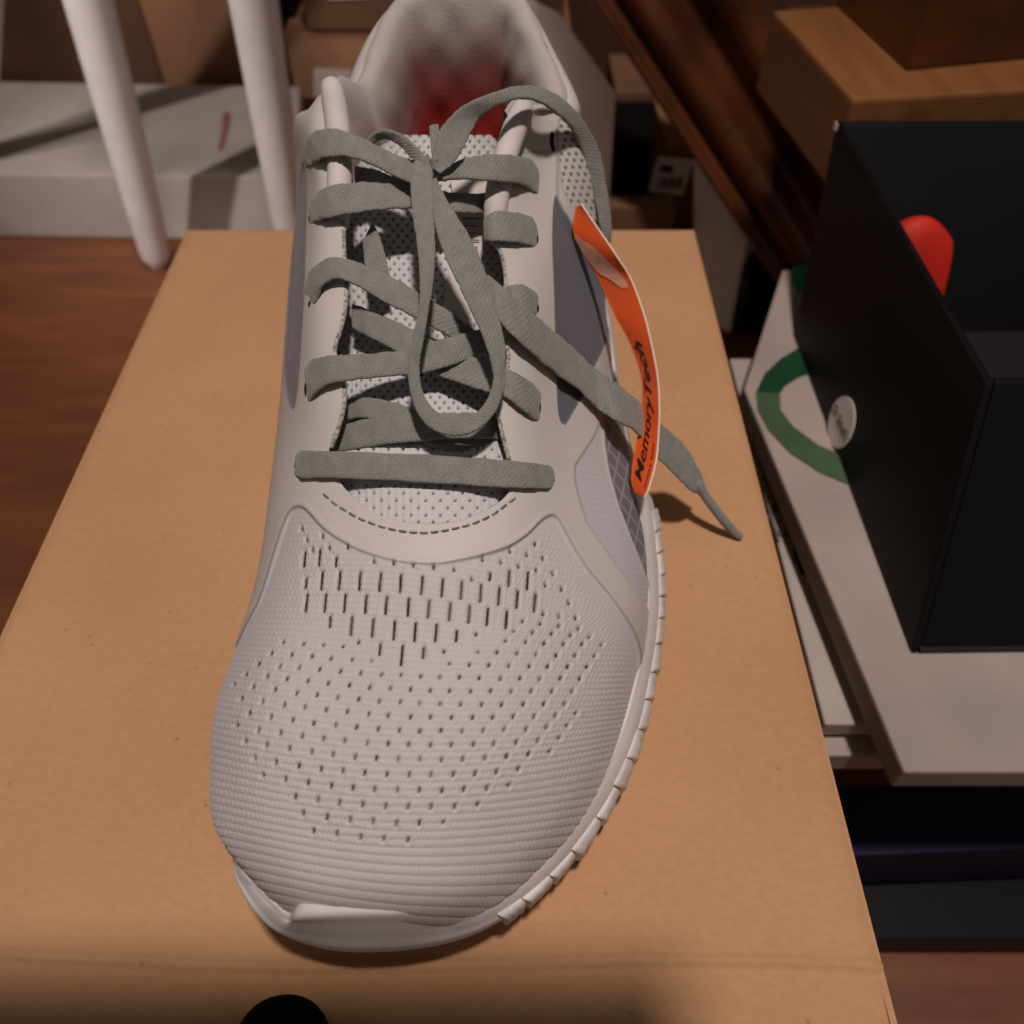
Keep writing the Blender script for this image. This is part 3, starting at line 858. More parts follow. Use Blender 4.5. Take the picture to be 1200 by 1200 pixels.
# ------------------------------------------------------------------ laces
def ribbon(ctrl, name='lace', th=.0013, parent=sneaker, n=10, mat='lace'):
    """ctrl rows: ((ax,ay),(bx,by),offA[,offB]) with off above the upper, or z=True for absolute heights"""
    A, B = [], []
    for c in ctrl:
        a, b_, h_ = c[0], c[1], c[2]; h2 = c[3] if len(c) > 3 and c[3] is not None else h_
        absolute = len(c) > 4
        if absolute: A.append(P(a[0], a[1], h_)); B.append(P(b_[0], b_[1], h2))
        else: A.append(R(a[0], a[1], h_)); B.append(R(b_[0], b_[1], h2))
    A = crom(A, n); B = crom(B, n)
    C = (A + B) / 2; W = (B - A) / 2
    T = np.gradient(C, axis=0); T /= np.linalg.norm(T, axis=1)[:, None]
    Nn = np.cross(T, W); Nn /= np.linalg.norm(Nn, axis=1)[:, None] + 1e-9
    seg = 20
    a = np.linspace(0, 2 * math.pi, seg, endpoint=False)
    ca = np.sign(np.cos(a)) * np.abs(np.cos(a)) ** .45; sa = np.sign(np.sin(a)) * np.abs(np.sin(a)) ** .7
    L = np.concatenate([[0], np.cumsum(np.linalg.norm(np.diff(C, axis=0), axis=1))])
    wid = np.linalg.norm(W, axis=1)
    jag = 1 + .025 * np.sin(L * 5200)[:, None] * (np.abs(ca)[None] > .8) + .012 * np.sin(L * 2100 + 1)[:, None]
    V = C[:, None] + W[:, None] * (ca[None] * jag)[..., None] + Nn[:, None] * (sa[None, :, None] * th / 2)
    V += Nn[:, None] * (.00012 * np.sin(L * 900)[:, None] * np.cos(ca * 3)[None])[..., None]
    uv = np.stack(np.broadcast_arrays(L[:, None] * 1000, (ca * 3.2 + (sa < 0) * 20)[None] * np.ones((len(L), 1))), -1).reshape(-1, 2)
    o = mesh(name, V.reshape(-1, 3), gridF(len(C), seg, True), M[mat], parent, uv=uv)
    # end caps
    import bmesh
    bm = bmesh.new(); bm.from_mesh(o.data); bm.verts.ensure_lookup_table()
    for base in (0, (len(C) - 1) * seg):
        f = bm.faces.new([bm.verts[base + i] for i in range(seg)]); f.smooth = False
    bmesh.ops.recalc_face_normals(bm, faces=bm.faces)
    bm.to_mesh(o.data); bm.free()
    return o


# tongue level crossings first, then the ones above
ribbon([((408,468),(404,494),-.0085),((432,466),(425,490),-.006),((470,474),(458,500),-.0045),((520,495),(505,522),-.004),((565,512),(555,536),-.006),((592,522),(588,542),-.009)])
ribbon([((398,500),(390,530),-.0075),((425,492),(420,526),-.005),((470,484),(468,519),-.0025),((520,484),(520,515),-.002),((560,484),(562,514),-.003),((588,486),(590,516),-.0075)])
ribbon([((417,195),(417,216),-.007),((440,199),(436,220),-.004),((462,208),(456,226),-.002),((490,218),(486,234),-.003)])
ribbon([((438,262),(426,286),-.009),((446,280),(427,302),-.007),((453,305),(429,320),-.006),((458,330),(434,340),-.006)])
ribbon([((414,356),(414,386),-.0095),((445,368),(438,398),-.0065),((487,388),(474,418),-.004),((530,410),(516,441),-.003),((575,424),(562,457),-.001),((597,434),(590,465),.0022),((615,443),(608,477),.0035),((629,455),(624,491),.002),((633,463),(632,497),-.002)])
ribbon([((357,436),(362,478),-.002),((363,424),(367,466),.0022),((378,418),(380,453),.0035),((400,416),(402,447),.003),((440,414),(445,442),.0),((485,408),(490,438),-.001),((520,397),(524,430),-.0005),((550,389),(553,419),-.003),((572,384),(574,408),-.0085)])
ribbon([((356,350),(369,364),-.0015),((358,332),(372,350),.002),((367,314),(380,333),.0045),((390,302),(398,327),.0045),((420,308),(424,338),.002),((456,323),(448,353),.0005),((492,344),(484,371),-.001),((528,366),(520,391),-.004),((556,388),(548,408),-.008)])
ribbon([((362,248),(364,266),-.0015),((366,233),(371,261),.002),((378,222),(384,256),.005),((399,216),(408,251),.0055),((435,214),(444,246),.002),((480,219),(482,244),.0),((520,225),(520,248),-.002),((552,227),(552,250),-.005),((576,226),(576,250),-.009)])
ribbon([((357,185),(360,200),-.0015),((358,170),(366,195),.0018),((366,156),(378,186),.006),((390,151),(400,183),.0080),((420,160),(420,187),.0068),((444,172),(440,195),.005),((470,184),(462,207),.006),((492,190),(485,216),.008),((508,196),(502,220),.010)])
ribbon([((518,203),(519,212),.010),((532,191),(536,210),.008),((552,184),(560,211),.007),((576,181),(582,213),.0085),((602,182),(600,215),.0080),((622,187),(616,219),.004),((629,198),(627,227),.0008),((631,208),(630,230),-.002)])
ribbon([((569,262),(569,284),-.006),((570,254),(571,283),-.0005),((582,248),(584,283),.0035),((603,249),(602,284),.0042),((621,254),(617,287),.0025),((628,264),(628,291),-.0002),((630,272),(630,292),-.0025)])
ribbon([((583,336),(586,352),-.006),((596,335),(600,356),.001),((612,334),(611,362),.003),((626,342),(622,369),.0015),((631,352),(631,373),-.002)])
# front bar
ribbon([((347,536),(346,556),-.002),((352,529),(350,560),.0016),((362,528),(360,561),.0024),((400,529),(402,561),.0024),((500,533),(500,566),.0016),((600,540),(598,572),.0024),((634,544),(634,573),.0024),((645,547),(644,573),.0012),((649,553),(648,570),-.002)])
# eyelet beads: dark colour for the shade where laces enter their slits
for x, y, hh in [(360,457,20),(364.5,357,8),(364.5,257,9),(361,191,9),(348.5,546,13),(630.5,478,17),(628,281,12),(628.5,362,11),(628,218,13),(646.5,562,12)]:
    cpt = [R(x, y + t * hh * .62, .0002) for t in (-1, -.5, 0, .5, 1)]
    tube(crom(cpt, 3), [.0002, .0004, .0006, .0007, .0008, .0008, .0008, .0008, .0007, .0006, .0005, .0003, .0002], M['dark_slot'], 'eyelet_shade', sneaker, 8)
# hanging loop of the bow
ribbon([((488,188),(506,192),.011),((481,199),(507,203),.0125),((483,248),(508,242),.015),((489,290),(510,296),.0150),((492,350),(507,335),.0130),((484,395),(497,396),.0105),((478,425),(492,425),.0085),((480,455),(493,449),.0075),((489,484),(500,469),.007),((506,503),(514,484),.0065),
        ((531,511),(533,490),.0065),((558,505),(553,487),.007),((579,485),(569,471),.0075),((590,458),(577,450),.0085),((592,434),(577,432),.0095),((590,395),(568,401),.0105),((578,352),(549,358),.0115),((569,320),(538,335),.0125),((557,290),(521,299),.0135),((538,257),(509,262),.0145),((520,228),(505,228),.013),((512,210),(502,214),.010)], n=9)
# upper loop, arching over the outer collar and down its side
z_ = True
ribbon([((504,196),(516,204),.1150,.1150,z_),((507,179),(531,192),.1180,.1160,z_),((515,153),(546,168),.1220,.1185,z_),((534,131),(560,140),.1250,.1210,z_),((558,116),(580,125),.1260,.1225,z_),((600,102),(610,116),.1245,.1220,z_),((630,102),(632,120),.1205,.1190,z_),
        ((655,113),(650,132),.1140,.1130,z_),((675,131),(666,147),.1060,.1050,z_),((691,154),(678,168),.0975,.0965,z_),((702,178),(688,195),.0890,.0885,z_),((708,207),(696,227),.0810,.0800,z_),((714,245),(703,262),.0725,.0720,z_),((716,272),(706,287),.0660,.0650,z_),((712,288),(702,293),.0610,.0620,z_),((702,282),(696,280),.0600,.0620,z_)], n=9)
# small upper left loop
ribbon([((420,186),(430,190),.1110,.1110,z_),((428,168),(433,177),.1140,.1120,z_),((437,156),(441,166),.1165,.1140,z_),((452,152),(454,163),.1180,.1150,z_),((470,157),(468,170),.1185,.1155,z_),((487,171),(483,186),.1180,.1150,z_),((502,188),(494,203),.1165,.1140,z_),((512,202),(502,214),.1140,.1120,z_)], n=8)
ribbon([((503,149),(514,147),.1205,.1205,z_),((504,165),(516,163),.119,.119,z_),((506,182),(517,182),.1175,.1175,z_),((508,200),(516,200),.115,.115,z_)], n=6)
# wrap of the knot
ribbon([((500,180),(514,222),.1105,.1040,z_),((497,188),(500,216),.1140,.1080,z_),((504,186),(505,216),.1170,.1105,z_),((516,184),(513,213),.1175,.1110,z_),((525,190),(520,212),.1140,.1080,z_),((528,198),(522,210),.1080,.1040,z_)], name='lace_knot', n=7)
# free end running out over the box
h1, _ = hit(690, 440)
ribbon([((572,322),(572,340),.0035),((582,330),(580,368),.0055),((596,344),(589,381),.0065),((620,363),(615,407),.0065),((647,387),(649,436),.0065),((671,407),(679,458),.0070),((692,428),(703,481),.009)
        ,((719,447),(724,494),.0600,.0570,z_),((751,473),(747,508),.0500,.0480,z_),((777,499),(771,536),.0395,.0380,z_),((801,521),(793,559),.0290,.0280,z_),((816,545),(807,573),.0225,.0215,z_),((824,562),(814,578),.0180,.0175,z_)])
ag = crom([P(818,568,.0185), P(830,586,.0140), P(845,606,.0085), P(857,620,.0040), P(866,628,.0018)], 6)
tube(ag, np.interp(np.linspace(0, 1, len(ag)), [0, .15, .75, 1], [.0022, .00165, .0016, .0014]), M['lace'], 'lace_tip', sneaker, 12)

# ------------------------------------------------------------------ orange tag
hang = empty('paper_tag', (0.03, 0.19, 0.03), 'curved orange paper tag with black handwriting on the outer side of the sneaker', 'tag')
tl = [((675,243),(681,240),.0880,.0930),((672,270),(700,268),.0820,.0900),((682,293),(721,299),.0770,.0860),((702,328),(739,328),.0700,.0810),((721,369),(754,368),.0630,.0750),((738,401),(763,405),.0580,.0700),
      ((751,439),(770,443),.0530,.0650),((753,470),(772,478),.0490,.0610),((750,500),(771,510),.0450,.0570),((744,530),(768,541),.0420,.0530),((740,560),(760,571),.0390,.0490),((744,577),(755,582),.0380,.0460)]
TA = crom([P(*a, za + .0015) for a, b_, za, zb in tl], 10); TB = crom([P(*b_, za + (zb - za) * .35 + .0015) for a, b_, za, zb in tl], 10)
nt_ = len(TA); kk = np.linspace(0, 1, 12)


def tagpt(s, t, off=0.0):
    """s 0..1 top to bottom, t 0..1 left to right edge"""
    i = np.clip(s * (nt_ - 1), 0, nt_ - 1)
    a = np.array([np.interp(i, np.arange(nt_), TA[:, c]) for c in range(3)]); b_ = np.array([np.interp(i, np.arange(nt_), TB[:, c]) for c in range(3)])
    i2 = min(i + 1, nt_ - 1); i1 = max(i - 1, 0)
    t3 = np.array([np.interp(i2, np.arange(nt_), TA[:, c]) - np.interp(i1, np.arange(nt_), TA[:, c]) for c in range(3)])
    n = np.cross(b_ - a, t3); n /= np.linalg.norm(n)
    p = a + (b_ - a) * t
    if n @ (np.array([0, 0, CH]) - p) < 0: n = -n
    return p + n * off


G = np.array([[tagpt(s, t) for t in kk] for s in np.linspace(0, 1, 90)])
G2 = np.array([[tagpt(s, t, -.0005) for t in kk] for s in np.linspace(0, 1, 90)])
mesh('front_face', G.reshape(-1, 3), gridF(90, 12), M['orange'], hang)
ring = [G2, ]
mesh('back_face', G2.reshape(-1, 3), gridF(90, 12), M['peach_edge'], hang)
for side, t in (('left', 0.0), ('right', 1.0)):
    E1 = np.array([tagpt(s, t, o_) for s in np.linspace(0, 1, 90) for o_ in (.00008, -.00055)]) + 0
    tube(np.array([tagpt(s, t, -.00025) for s in np.linspace(0.0, 1, 60)]), .00036, M['peach_edge'] if t > .5 else M['orange'], 'card_edge', hang, 8)
# pale patch near the top
pp = np.array([[.11, .0], [.14, .25], [.155, .45], [.20, .62], [.255, .80], [.29, .85], [.295, .6], [.27, .35], [.25, .1], [.19, .0]])
pv = [tagpt(*p, .00015) for p in smooth_poly(pp, 3)]
pq = smooth_poly(pp, 3); pm = pq.mean(0); npq = len(pq)
pr_ = [tagpt(*(pm + (q_i - pm) * k_), .00022) for k_ in (1, .75, .5, .25, .02) for q_i in pq]
mesh('pale_patch', pr_, gridF(5, npq, True), M['orange_pale'], hang, smooth=False)


def text_mesh(txt, shear=0.0, size=1.0, offset=0.0):
    cu = bpy.data.curves.new('txt', 'FONT'); cu.body = txt; cu.shear = shear; cu.size = size; cu.offset = offset; cu.resolution_u = 3
    o = bpy.data.objects.new('txt', cu); COL.objects.link(o)
    dg = bpy.context.evaluated_depsgraph_get(); dg.update()
    me = bpy.data.meshes.new_from_object(o.evaluated_get(dg))
    V = np.array([v.co[:] for v in me.vertices]); Fa = [tuple(p.vertices) for p in me.polygons]
    bpy.data.objects.remove(o); bpy.data.curves.remove(cu); bpy.data.meshes.remove(me)
    return V, Fa


V, Fa = text_mesh('MemoryTech', 0.35, 1.0, 0.012)
x0, x1 = V[:, 0].min(), V[:, 0].max(); y0, y1 = V[:, 1].min(), V[:, 1].max()
tv = [tagpt(0.905 - (p[0] - x0) / (x1 - x0) * 0.46, 0.72 - (p[1] - y0) / (y1 - y0) * .52, .00025) for p in V]
mesh('handwriting', tv, Fa, M['ink'], hang, smooth=False)
V, Fa = text_mesh('memory foam', 0.3, 1.0, 0.0)
x0, x1 = V[:, 0].min(), V[:, 0].max(); y0, y1 = V[:, 1].min(), V[:, 1].max()
tv = [tagpt(0.93 - (p[0] - x0) / (x1 - x0) * 0.17, 0.92 - (p[1] - y0) / (y1 - y0) * .16, .00025) for p in V]
mesh('small_print', tv, Fa, M['ink'], hang, smooth=False)

# ------------------------------------------------------------------ black tip at the bottom edge
c0 = P(330, 1226, .0105)
ph_, th_ = np.meshgrid(np.linspace(0, 2 * math.pi, 36, endpoint=False), np.linspace(0.01, math.pi - .01, 24))
bx = np.stack([np.sin(th_) * np.cos(ph_) * .0108, np.sin(th_) * np.sin(ph_) * np.where(np.sin(ph_) > 0, .0100, .055), np.cos(th_) * .0100], -1)
bx *= (1 + .012 * np.sin(ph_ * 5) * np.sin(th_ * 4))[..., None]
tag(mesh('sock_toe', (bx + c0).reshape(-1, 3), gridF(24, 36, True), M['black_sock']), 'small black rounded cloth tip poking in at the bottom edge of the photo', 'sock')

# ------------------------------------------------------------------ phone taking the picture (behind the lens; its shadow falls on the box)
vdir = np.array([0, math.cos(PITCH), -math.sin(PITCH)]); updir = np.array([0, math.sin(PITCH), math.cos(PITCH)]); sx_ = np.array([1.0, 0, 0])
pc = np.array([0, 0, CH]) - vdir * .006
ph_pts = [pc + sx_ * a + updir * b_ for a, b_ in ((-.095, -.060), (.055, -.060), (.055, .046), (-.095, .046))]
tag(prism('phone', ph_pts, -vdir * .008, M['black_card'], None, .0015), 'black phone held above the near end of the box, behind the viewpoint', 'phone')

# ------------------------------------------------------------------ background left: white stool
stool = empty('stool', (-0.45, 0.75, FLOOR), 'white painted stool whose tapered legs stand behind the box, left of the sneaker', 'stool')
def leg(p0, p1, r0, r1):
    c = crom([p0, (p0 * .93 + p1 * .07), (p0 + p1) / 2, p1], 8)
    t = np.linspace(0, 1, len(c))
    return tube(c, np.interp(t, [0, .10, .5, 1], [r0 * .7, r0, (r0 + r1) / 2, r1]), M['white_paint'], 'leg', stool, 24)
l1a = P(347, 312, FLOOR + .006); l1b = Q(278, -120, .60)
l2a = P(184, 306, FLOOR + .006); l2b = Q(88, -60, .64)

l3a = P(-30, 240, FLOOR + .006); l3b = Q(-20, -120, .72)
SEAT = .46
tops = []
for a, b_ in ((l1a, l1b), (l2a, l2b), (l3a, l3b)):
    tp = a + (b_ - a) * (SEAT - a[2]) / (b_[2] - a[2]); tops.append(tp)
    tl_ = (b_[2] - a[2]) / (SEAT - a[2])
    leg(a, tp, .0130, .0130 + .0030 / tl_)
sc_ = np.mean(tops, 0); sr = max(np.linalg.norm(t_ - sc_) for t_ in tops) + .02
aa_ = np.linspace(0, 2 * math.pi, 48, endpoint=False)
prism('seat', [sc_ + np.array([math.cos(a) * sr, math.sin(a) * sr, .02]) for a in aa_], (0, 0, -.022), M['white_paint'], stool, .003, smooth=True)

# white carton behind the legs, brown cartons on it
tag(prism('carton', [P(-90, 94, -.18), P(352, 101, -.18), P(349, 208, -.18), P(-90, 203, -.18)], (0, 0, -.069), M['white_box'], None, .002), 'off white flat carton lying behind the white stool legs', 'box')
z0 = P(250, 96, -.18)
yb = float(z0[1])
def upbox(name, x0, x1, ytop, ybase, y, mat, label, cat='box', depth=.18, bevel=.002):
    """an upright carton whose front face stands at world y and spans the given picture columns"""
    a = Q(x0, ybase, y); b_ = Q(x1, ybase, y); t = Q(x0, ytop, y)
    z1 = float(t[2]); zb = FLOOR + .001 if ybase > 90 else float(a[2])
    xa, xb = float(a[0]), float(b_[0])
    o = prism(name, [(xa, y, z1), (xb, y, z1), (xb, y + depth, z1), (xa, y + depth, z1)], (0, 0, zb - z1), M[mat], None, bevel)
    return tag(o, label, cat)
upbox('carton', -40, 148, -60, 97, yb + .02, 'dark_brown_box', 'dark brown carton on the left, behind the nearest stool leg')
upbox('carton', 151, 192, -20, 97, yb + .016, 'dark_brown_box', 'narrow dark brown carton squeezed in at the far left of the shelf')
upbox('carton', 193, 337, -70, 97, yb + .012, 'brown_box', 'brown carton standing behind the middle stool leg', depth=.03)
upbox('carton', 362, 470, 38, 190, yb + .02, 'brown_box', 'brown carton with a small white label left of the shoe heel')
upbox('carton', 360, 480, -60, 36, yb + .012, 'dark_brown_box', 'dark brown carton on top of the one left of the shoe heel')
y_ = yb + .018
tag(prism('label_sticker', [Q(368, 80, y_), Q(411, 82, y_), Q(411, 120, y_), Q(368, 120, y_)], (0, .001, 0), M['grey_box']), 'small pale label on the brown carton left of the heel', 'label')
tag(prism('label_sticker', [Q(385, 0, yb + .010), Q(436, -2, yb + .010), Q(436, -14, yb + .010), Q(385, -14, yb + .010)], (0, .001, 0), M['grey_box']), 'pale label at the top edge above the left of the heel', 'label')
V, Fa = text_mesh('9', 0, 1)
# red stamp on the white carton
for k, (x, y) in enumerate([(262,134),(258,150),(266,160),(255,170)]):
    pass
pst = [P(x, y, -.1795) for x, y in smooth_poly([(262,132),(270,133),(268,150),(262,172),(256,174),(260,152)], 3)]
st_o = mesh('red_stamp', pst, [tuple(range(len(pst)))], plain('stamp', (150, 96, 90), .8, .2), None, smooth=False)
tag(st_o, 'faint reddish stamp on the off white carton', 'stamp')
# black strip put in for the shade of the gap between cartons
upbox('gap_shade', 338, 361, -60, 99, yb + .06, 'black_card', 'black upright strip standing in for the shaded gap between two brown cartons', 'board')

# ------------------------------------------------------------------ background right of the heel
upbox('carton', 600, 664, 38, 150, .84, 'brown_box', 'brown carton seen in the gap right of the heel')
upbox('carton', 600, 660, -80, 36, .83, 'dark_brown_box', 'dark carton at the top, right of the heel')
wp = [Q(655, 14, .76), Q(722, 108, .70), Q(711, 300, .70), Q(664, 300, .74)]
tag(prism('white_carton', wp, (-.07, .10, 0), M['white_box_lit'], None, .002), 'whitish carton corner standing just right of the shoe heel', 'box')
upbox('carton', 716, 830, 108, 166, .90, 'brown_box', 'brown carton above the dark gap, left of the wooden beam', depth=.1)
upbox('carton', 640, 830, -60, 104, 1.02, 'dark_brown_box', 'dark carton half hidden behind the wooden beam')
bxy = .725
upbox('carton', 757, 832, 172, 330, bxy, 'brown_box', 'brown carton bearing a white barcode label beside the beam', depth=.1)
upbox('carton', 690, 778, 243, 330, .66, 'brown_box', 'low brown carton just behind the far edge of the large box', depth=.02)
upbox('carton', 690, 770, 166, 330, .80, 'black_card', 'black block standing in for the shaded gap right of the heel', depth=.09)  # black block in place of a dark gap, its shade put in as colour
lb = empty('barcode_label', Q(786, 205, bxy - .002), 'white barcode label on the brown carton left of the beam', 'label')
prism('paper', [Q(771, 184, bxy - .0035), Q(813, 188, bxy - .0035), Q(800, 229, bxy - .0035), Q(760, 224, bxy - .0035)], (0, .0008, 0), M['label_white'], lb)
prism('print_block', [Q(775, 193, bxy - .004), Q(790, 195, bxy - .004), Q(787, 203, bxy - .004), Q(772, 201, bxy - .004)], (0, .0004, 0), M['ink'], lb)
for k in range(7):
    xo = 770 + k * 4.3
    prism('bar', [Q(xo + 3, 208, bxy - .004), Q(xo + 5.2 + (k % 2), 208, bxy - .004), Q(xo + 2.8 + (k % 2), 220, bxy - .004), Q(xo + .2, 220, bxy - .004)], (0, .0004, 0), M['ink_soft'], lb)
wp = [Q(812, 180, .70), Q(880, 266, .64), Q(853, 400, .60), Q(812, 400, .62)]
tag(prism('white_carton', wp, (.03, .06, 0), M['white_box_lit'], None, .002), 'whitish carton standing below the wooden beam beside the large box', 'box')
upbox('carton', 866, 925, 258, 330, .66, 'brown_box', 'small brown carton under the lower end of the beam', depth=.06)
upbox('carton', 838, 925, 332, 480, .60, 'black_card', 'black carton under the small brown one, right of the large box', depth=.05)

# wooden beam: moulded profile swept along its length
bA = Q(975, 432, .550); bB = Q(585, -165, .665)
ax = (bB - bA); Lb = np.linalg.norm(ax); ax /= Lb
toc = np.array([0, 0, CH]) - (bA + bB) / 2; toc -= ax * (toc @ ax); toc /= np.linalg.norm(toc)
sd = np.cross(ax, toc)                                   # across the beam
if sd[0] < 0: sd = -sd
pr = np.array([(0,-.04),(0,0),(.006,.004),(.012,.004),(.016,-.002),(.020,.006),(.026,.012),(.034,.013),(.042,.008),(.050,-.004),(.058,-.008),(.066,-.004),(.074,.006),(.084,.012),(.094,.010),(.100,.002),(.104,-.01),(.104,-.05)])
pr = crom(pr, 4)
stn = np.linspace(0, 1, 30)
BV = np.array([[bA + ax * Lb * s + sd * (p[0] * .87) + toc * p[1] for p in pr] for s in stn])
ob = mesh('wooden_beam', BV.reshape(-1, 3), gridF(30, len(pr)), M['dark_wood'])
import bmesh
bm = bmesh.new(); bm.from_mesh(ob.data)
bm.verts.ensure_lookup_table(); npf = len(pr)
bm.faces.new([bm.verts[i] for i in range(npf)]); bm.faces.new([bm.verts[29 * npf + i] for i in range(npf)][::-1])
for i in range(29): bm.faces.new([bm.verts[i * npf], bm.verts[(i + 1) * npf], bm.verts[(i + 1) * npf + npf - 1], bm.verts[i * npf + npf - 1]])
bmesh.ops.recalc_face_normals(bm, faces=bm.faces); bm.to_mesh(ob.data); bm.free()
tag(ob, 'dark moulded wooden beam slanting down from the top towards the black box', 'beam')

# wooden step block
zt_ = .045
sp = [P(906, 12, zt_), P(976, 6, zt_), P(1300, -20, zt_), P(1320, 98, zt_), P(1000, 117, zt_)]
tag(prism('wooden_step', [P(906, 12, zt_), P(1180, -5, zt_), P(1290, 100, zt_), P(1000, 117, zt_)], (0, 0, -.045), M['step_wood'], None, .002), 'light brown wooden board corner at the top right above the black box', 'board')
tag(prism('wooden_post', [P(978, 6, zt_ + .0), P(1200, -60, zt_), P(1300, 60, zt_), P(1062, 84, zt_)], (0, 0, .10), M['dark_wood'], None, .002), 'dark wooden block standing on the board at the top right corner', 'block')
upbox('carton', 800, 1000, -80, 70, 1.0, 'dark_brown_box', 'dim brown carton behind the beam at the top')
upbox('carton', 880, 1100, 60, 330, .72, 'dark_brown_box', 'dim brown carton low behind the board and beam', depth=.1)

# ------------------------------------------------------------------ right: stacked shoe boxes
gz = -.05
g1 = [P(917, 316, gz), P(872, 455, gz), P(1060, 905, gz), P(1500, 905, gz), P(1300, 300, gz)]
gb = empty('green_white_shoebox', P(930, 600, gz - .07), 'white shoebox with a dark green loop print lying under the black box', 'box')
prism('carton_body', g1, (0, 0, -.014), M['grey_box'], gb, .0015)
def flatprint(name, pts, z, mat, parent, n=3, closed=True, up=.0006):
    q = smooth_poly(pts, n, closed) if n > 1 else np.array(pts, float)
    V = [P(x, y, z + up) for x, y in q]
    return mesh(name, V, [tuple(range(len(V)))], M[mat], parent, smooth=False)
outer = [(950,403),(925,414),(900,432),(886,455)]; inner = [(918,461),(922,452),(935,442),(952,436)]
flatprint('green_band', [(965,400),(940,405),(915,420),(896,438),(886,459),(914,461),(920,452),(936,442),(965,432)], gz, 'green_dark', gb, 1)
flatprint('green_band', [(886,459),(888,480),(900,503),(925,530),(960,553),(1000,570),(1000,538),(960,522),(930,500),(915,480),(914,461)], gz, 'green_olive', gb, 1)
flatprint('green_corner', [(928,313),(945,311),(944,332),(936,346),(930,330)], gz, 'green_bright', gb, 1)

bz = gz + .001
B1 = P(930, 392, bz); B2 = P(1068, 765, bz); T1 = Q(980, 142, .402)
upv = T1 - B1; alongv = B2 - B1
side = np.array([alongv[1], -alongv[0], 0]); side /= np.linalg.norm(side)
if side[0] < 0: side = -side
bb = empty('black_shoebox', (B1 + B2) / 2, 'open black shoebox with a round white sticker standing at the right edge', 'box')
wt = .003
prism('side_wall', [B1, B2, B2 + upv, T1], side * wt, M['black_card'], bb, .0008)
prism('side_wall', [B1 + side * .17, B2 + side * .17, B2 + side * .17 + upv, T1 + side * .17], side * wt, M['black_card'], bb, .0008)
e1 = alongv / np.linalg.norm(alongv)
prism('end_wall', [B1 + side * wt * 1.1, B1 + side * .168, B1 + side * .168 + upv, T1 + side * wt * 1.1], e1 * wt, M['black_card'], bb, .0008)
prism('end_wall', [B2 + side * wt * 1.1, B2 + side * .168, B2 + side * .168 + upv, B2 + upv + side * wt * 1.1], -e1 * wt, M['black_card'], bb, .0008)
prism('base', [B1 + side * wt, B2 + side * wt, B2 + side * .168, B1 + side * .168], np.array([0, 0, .002]), M['dark_card'], bb)
# white card corner tip
prism('worn_corner', [T1 + e1 * .0 - side * .0006, T1 + e1 * .004 - side * .0006, T1 + e1 * .003 - side * .0006 - upv * .03, T1 - side * .0006 - upv * .035], side * .0005, M['tissue'], bb)
# red lining paper inside
rp = empty('red_shoe', T1 + side * .06, 'red object with a pale rim lying inside the black shoebox', 'shoe')
Uv, Wv = np.meshgrid(np.linspace(0, 1, 24), np.linspace(0, 1, 16), indexing='ij')
o0 = T1 + side * .020 + e1 * .022 - upv * .36
GV = o0 + (e1 * .045) * Uv[..., None] + side * (.035 * Wv[..., None]) + np.array([0, 0, 1]) * (.012 * np.sin(np.pi * Wv) * (1 - .5 * Uv) - .045 * (1 - np.sin(np.pi * np.clip(Uv + .25, 0, 1))))[..., None]
mesh('red_surface', GV.reshape(-1, 3), gridF(24, 16), M['red_paper'], rp)
tube(GV[0], .0016, M['tissue'], 'pale_rim', rp, 10)
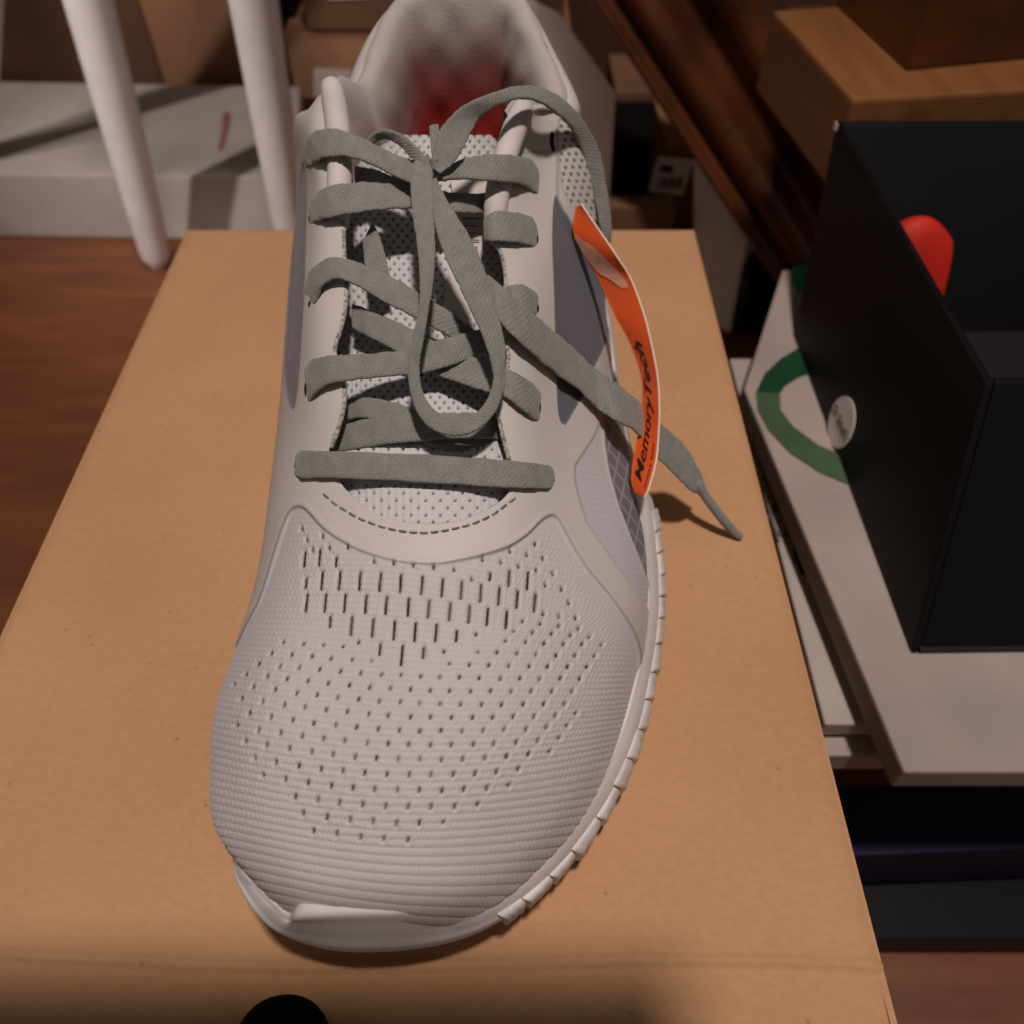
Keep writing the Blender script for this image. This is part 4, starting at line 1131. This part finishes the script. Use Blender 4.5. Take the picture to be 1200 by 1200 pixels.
# sticker
d = ray(987, 495); nrm = np.cross(alongv, upv); nrm /= np.linalg.norm(nrm)
t = ((B1 - np.array([0, 0, CH])) @ nrm) / (d @ nrm)
sc = np.array([0, 0, CH]) + d * t
if nrm @ (np.array([0, 0, CH]) - sc) < 0: nrm = -nrm
e2 = np.cross(nrm, e1); e2 = -e2 if e2[2] < 0 else e2
rs = .0120
stk = empty('round_sticker', sc, 'round white sticker with a printed name on the black shoebox', 'sticker')
aa = np.linspace(0, 2 * math.pi, 40, endpoint=False)
prism('disc', [sc + nrm * .0003 + (e1 * math.cos(a) + e2 * math.sin(a)) * rs for a in aa], nrm * .0004, M['label_white'], stk)
V, Fa = text_mesh("Dr Scholl's", 0.15, 1.0, .015)
x0, x1 = V[:, 0].min(), V[:, 0].max(); y0, y1 = V[:, 1].min(), V[:, 1].max()
mesh('lettering', [sc + nrm * .0010 + e1 * ((p[0] - (x0 + x1) / 2) / (x1 - x0) * rs * 1.75) + e2 * ((p[1] - (y0 + y1) / 2) / (x1 - x0) * rs * 2.5) for p in V], Fa, M['ink'], stk, smooth=False)

# white box lower down, with thin black doodle lines
wz = -.072
wb = empty('white_shoebox', P(960, 740, wz - .03), 'white shoebox with thin black lines, below the green printed one', 'box')
prism('carton_body', [P(855, 420, wz), P(967, 849, wz), P(1300, 849, wz), P(1200, 420, wz)], (0, 0, -.010), M['white_box'], wb, .001)
for pts in ([(893,561),(905,558),(918,566),(912,580),(898,584),(905,594),(922,590)], [(900,606),(910,598),(924,604),(928,618),(916,628),(906,618)], [(896,575),(902,600),(912,634)]):
    c = crom([P(x, y, wz + .0003) for x, y in pts], 6)
    tube(c, .0007, M['ink_soft'], 'printed_line', wb, 6)
flatprint('dark_print', [(931,624),(943,640),(956,668),(952,678),(938,672),(930,650)], wz, 'green_dark', wb, 1)
tag(prism('navy_box', [P(980, 922, -.16), P(1250, 915, -.16), P(1300, 990, -.16), P(1000, 1003, -.16)], (0, 0, -.05), M['navy'], None, .001), 'navy blue box under the white shoebox at the right edge', 'box')
tag(prism('grey_board', [P(900, 780, -.085), P(1300, 780, -.085), P(1300, 884, -.085), P(950, 886, -.085)], (0, 0, -.014), M['grey_box'], None, .001), 'pale grey board between the white shoebox and the navy box', 'board')
tag(prism('black_box', [P(990, 985, -.215), P(1300, 960, -.215), P(1300, 1100, -.215), P(1010, 1100, -.215)], (0, 0, -.03), M['black_card'], None, .001), 'black box lowest at the right edge beside the large box', 'box')
tag(prism('paper_slip', [P(1000, 1012, -.205), P(1050, 975, -.205), P(1120, 960, -.205), P(1120, 1000, -.205)], (0, 0, -.002), M['tissue'], None), 'pale slip of paper lying on the lowest black box', 'paper')
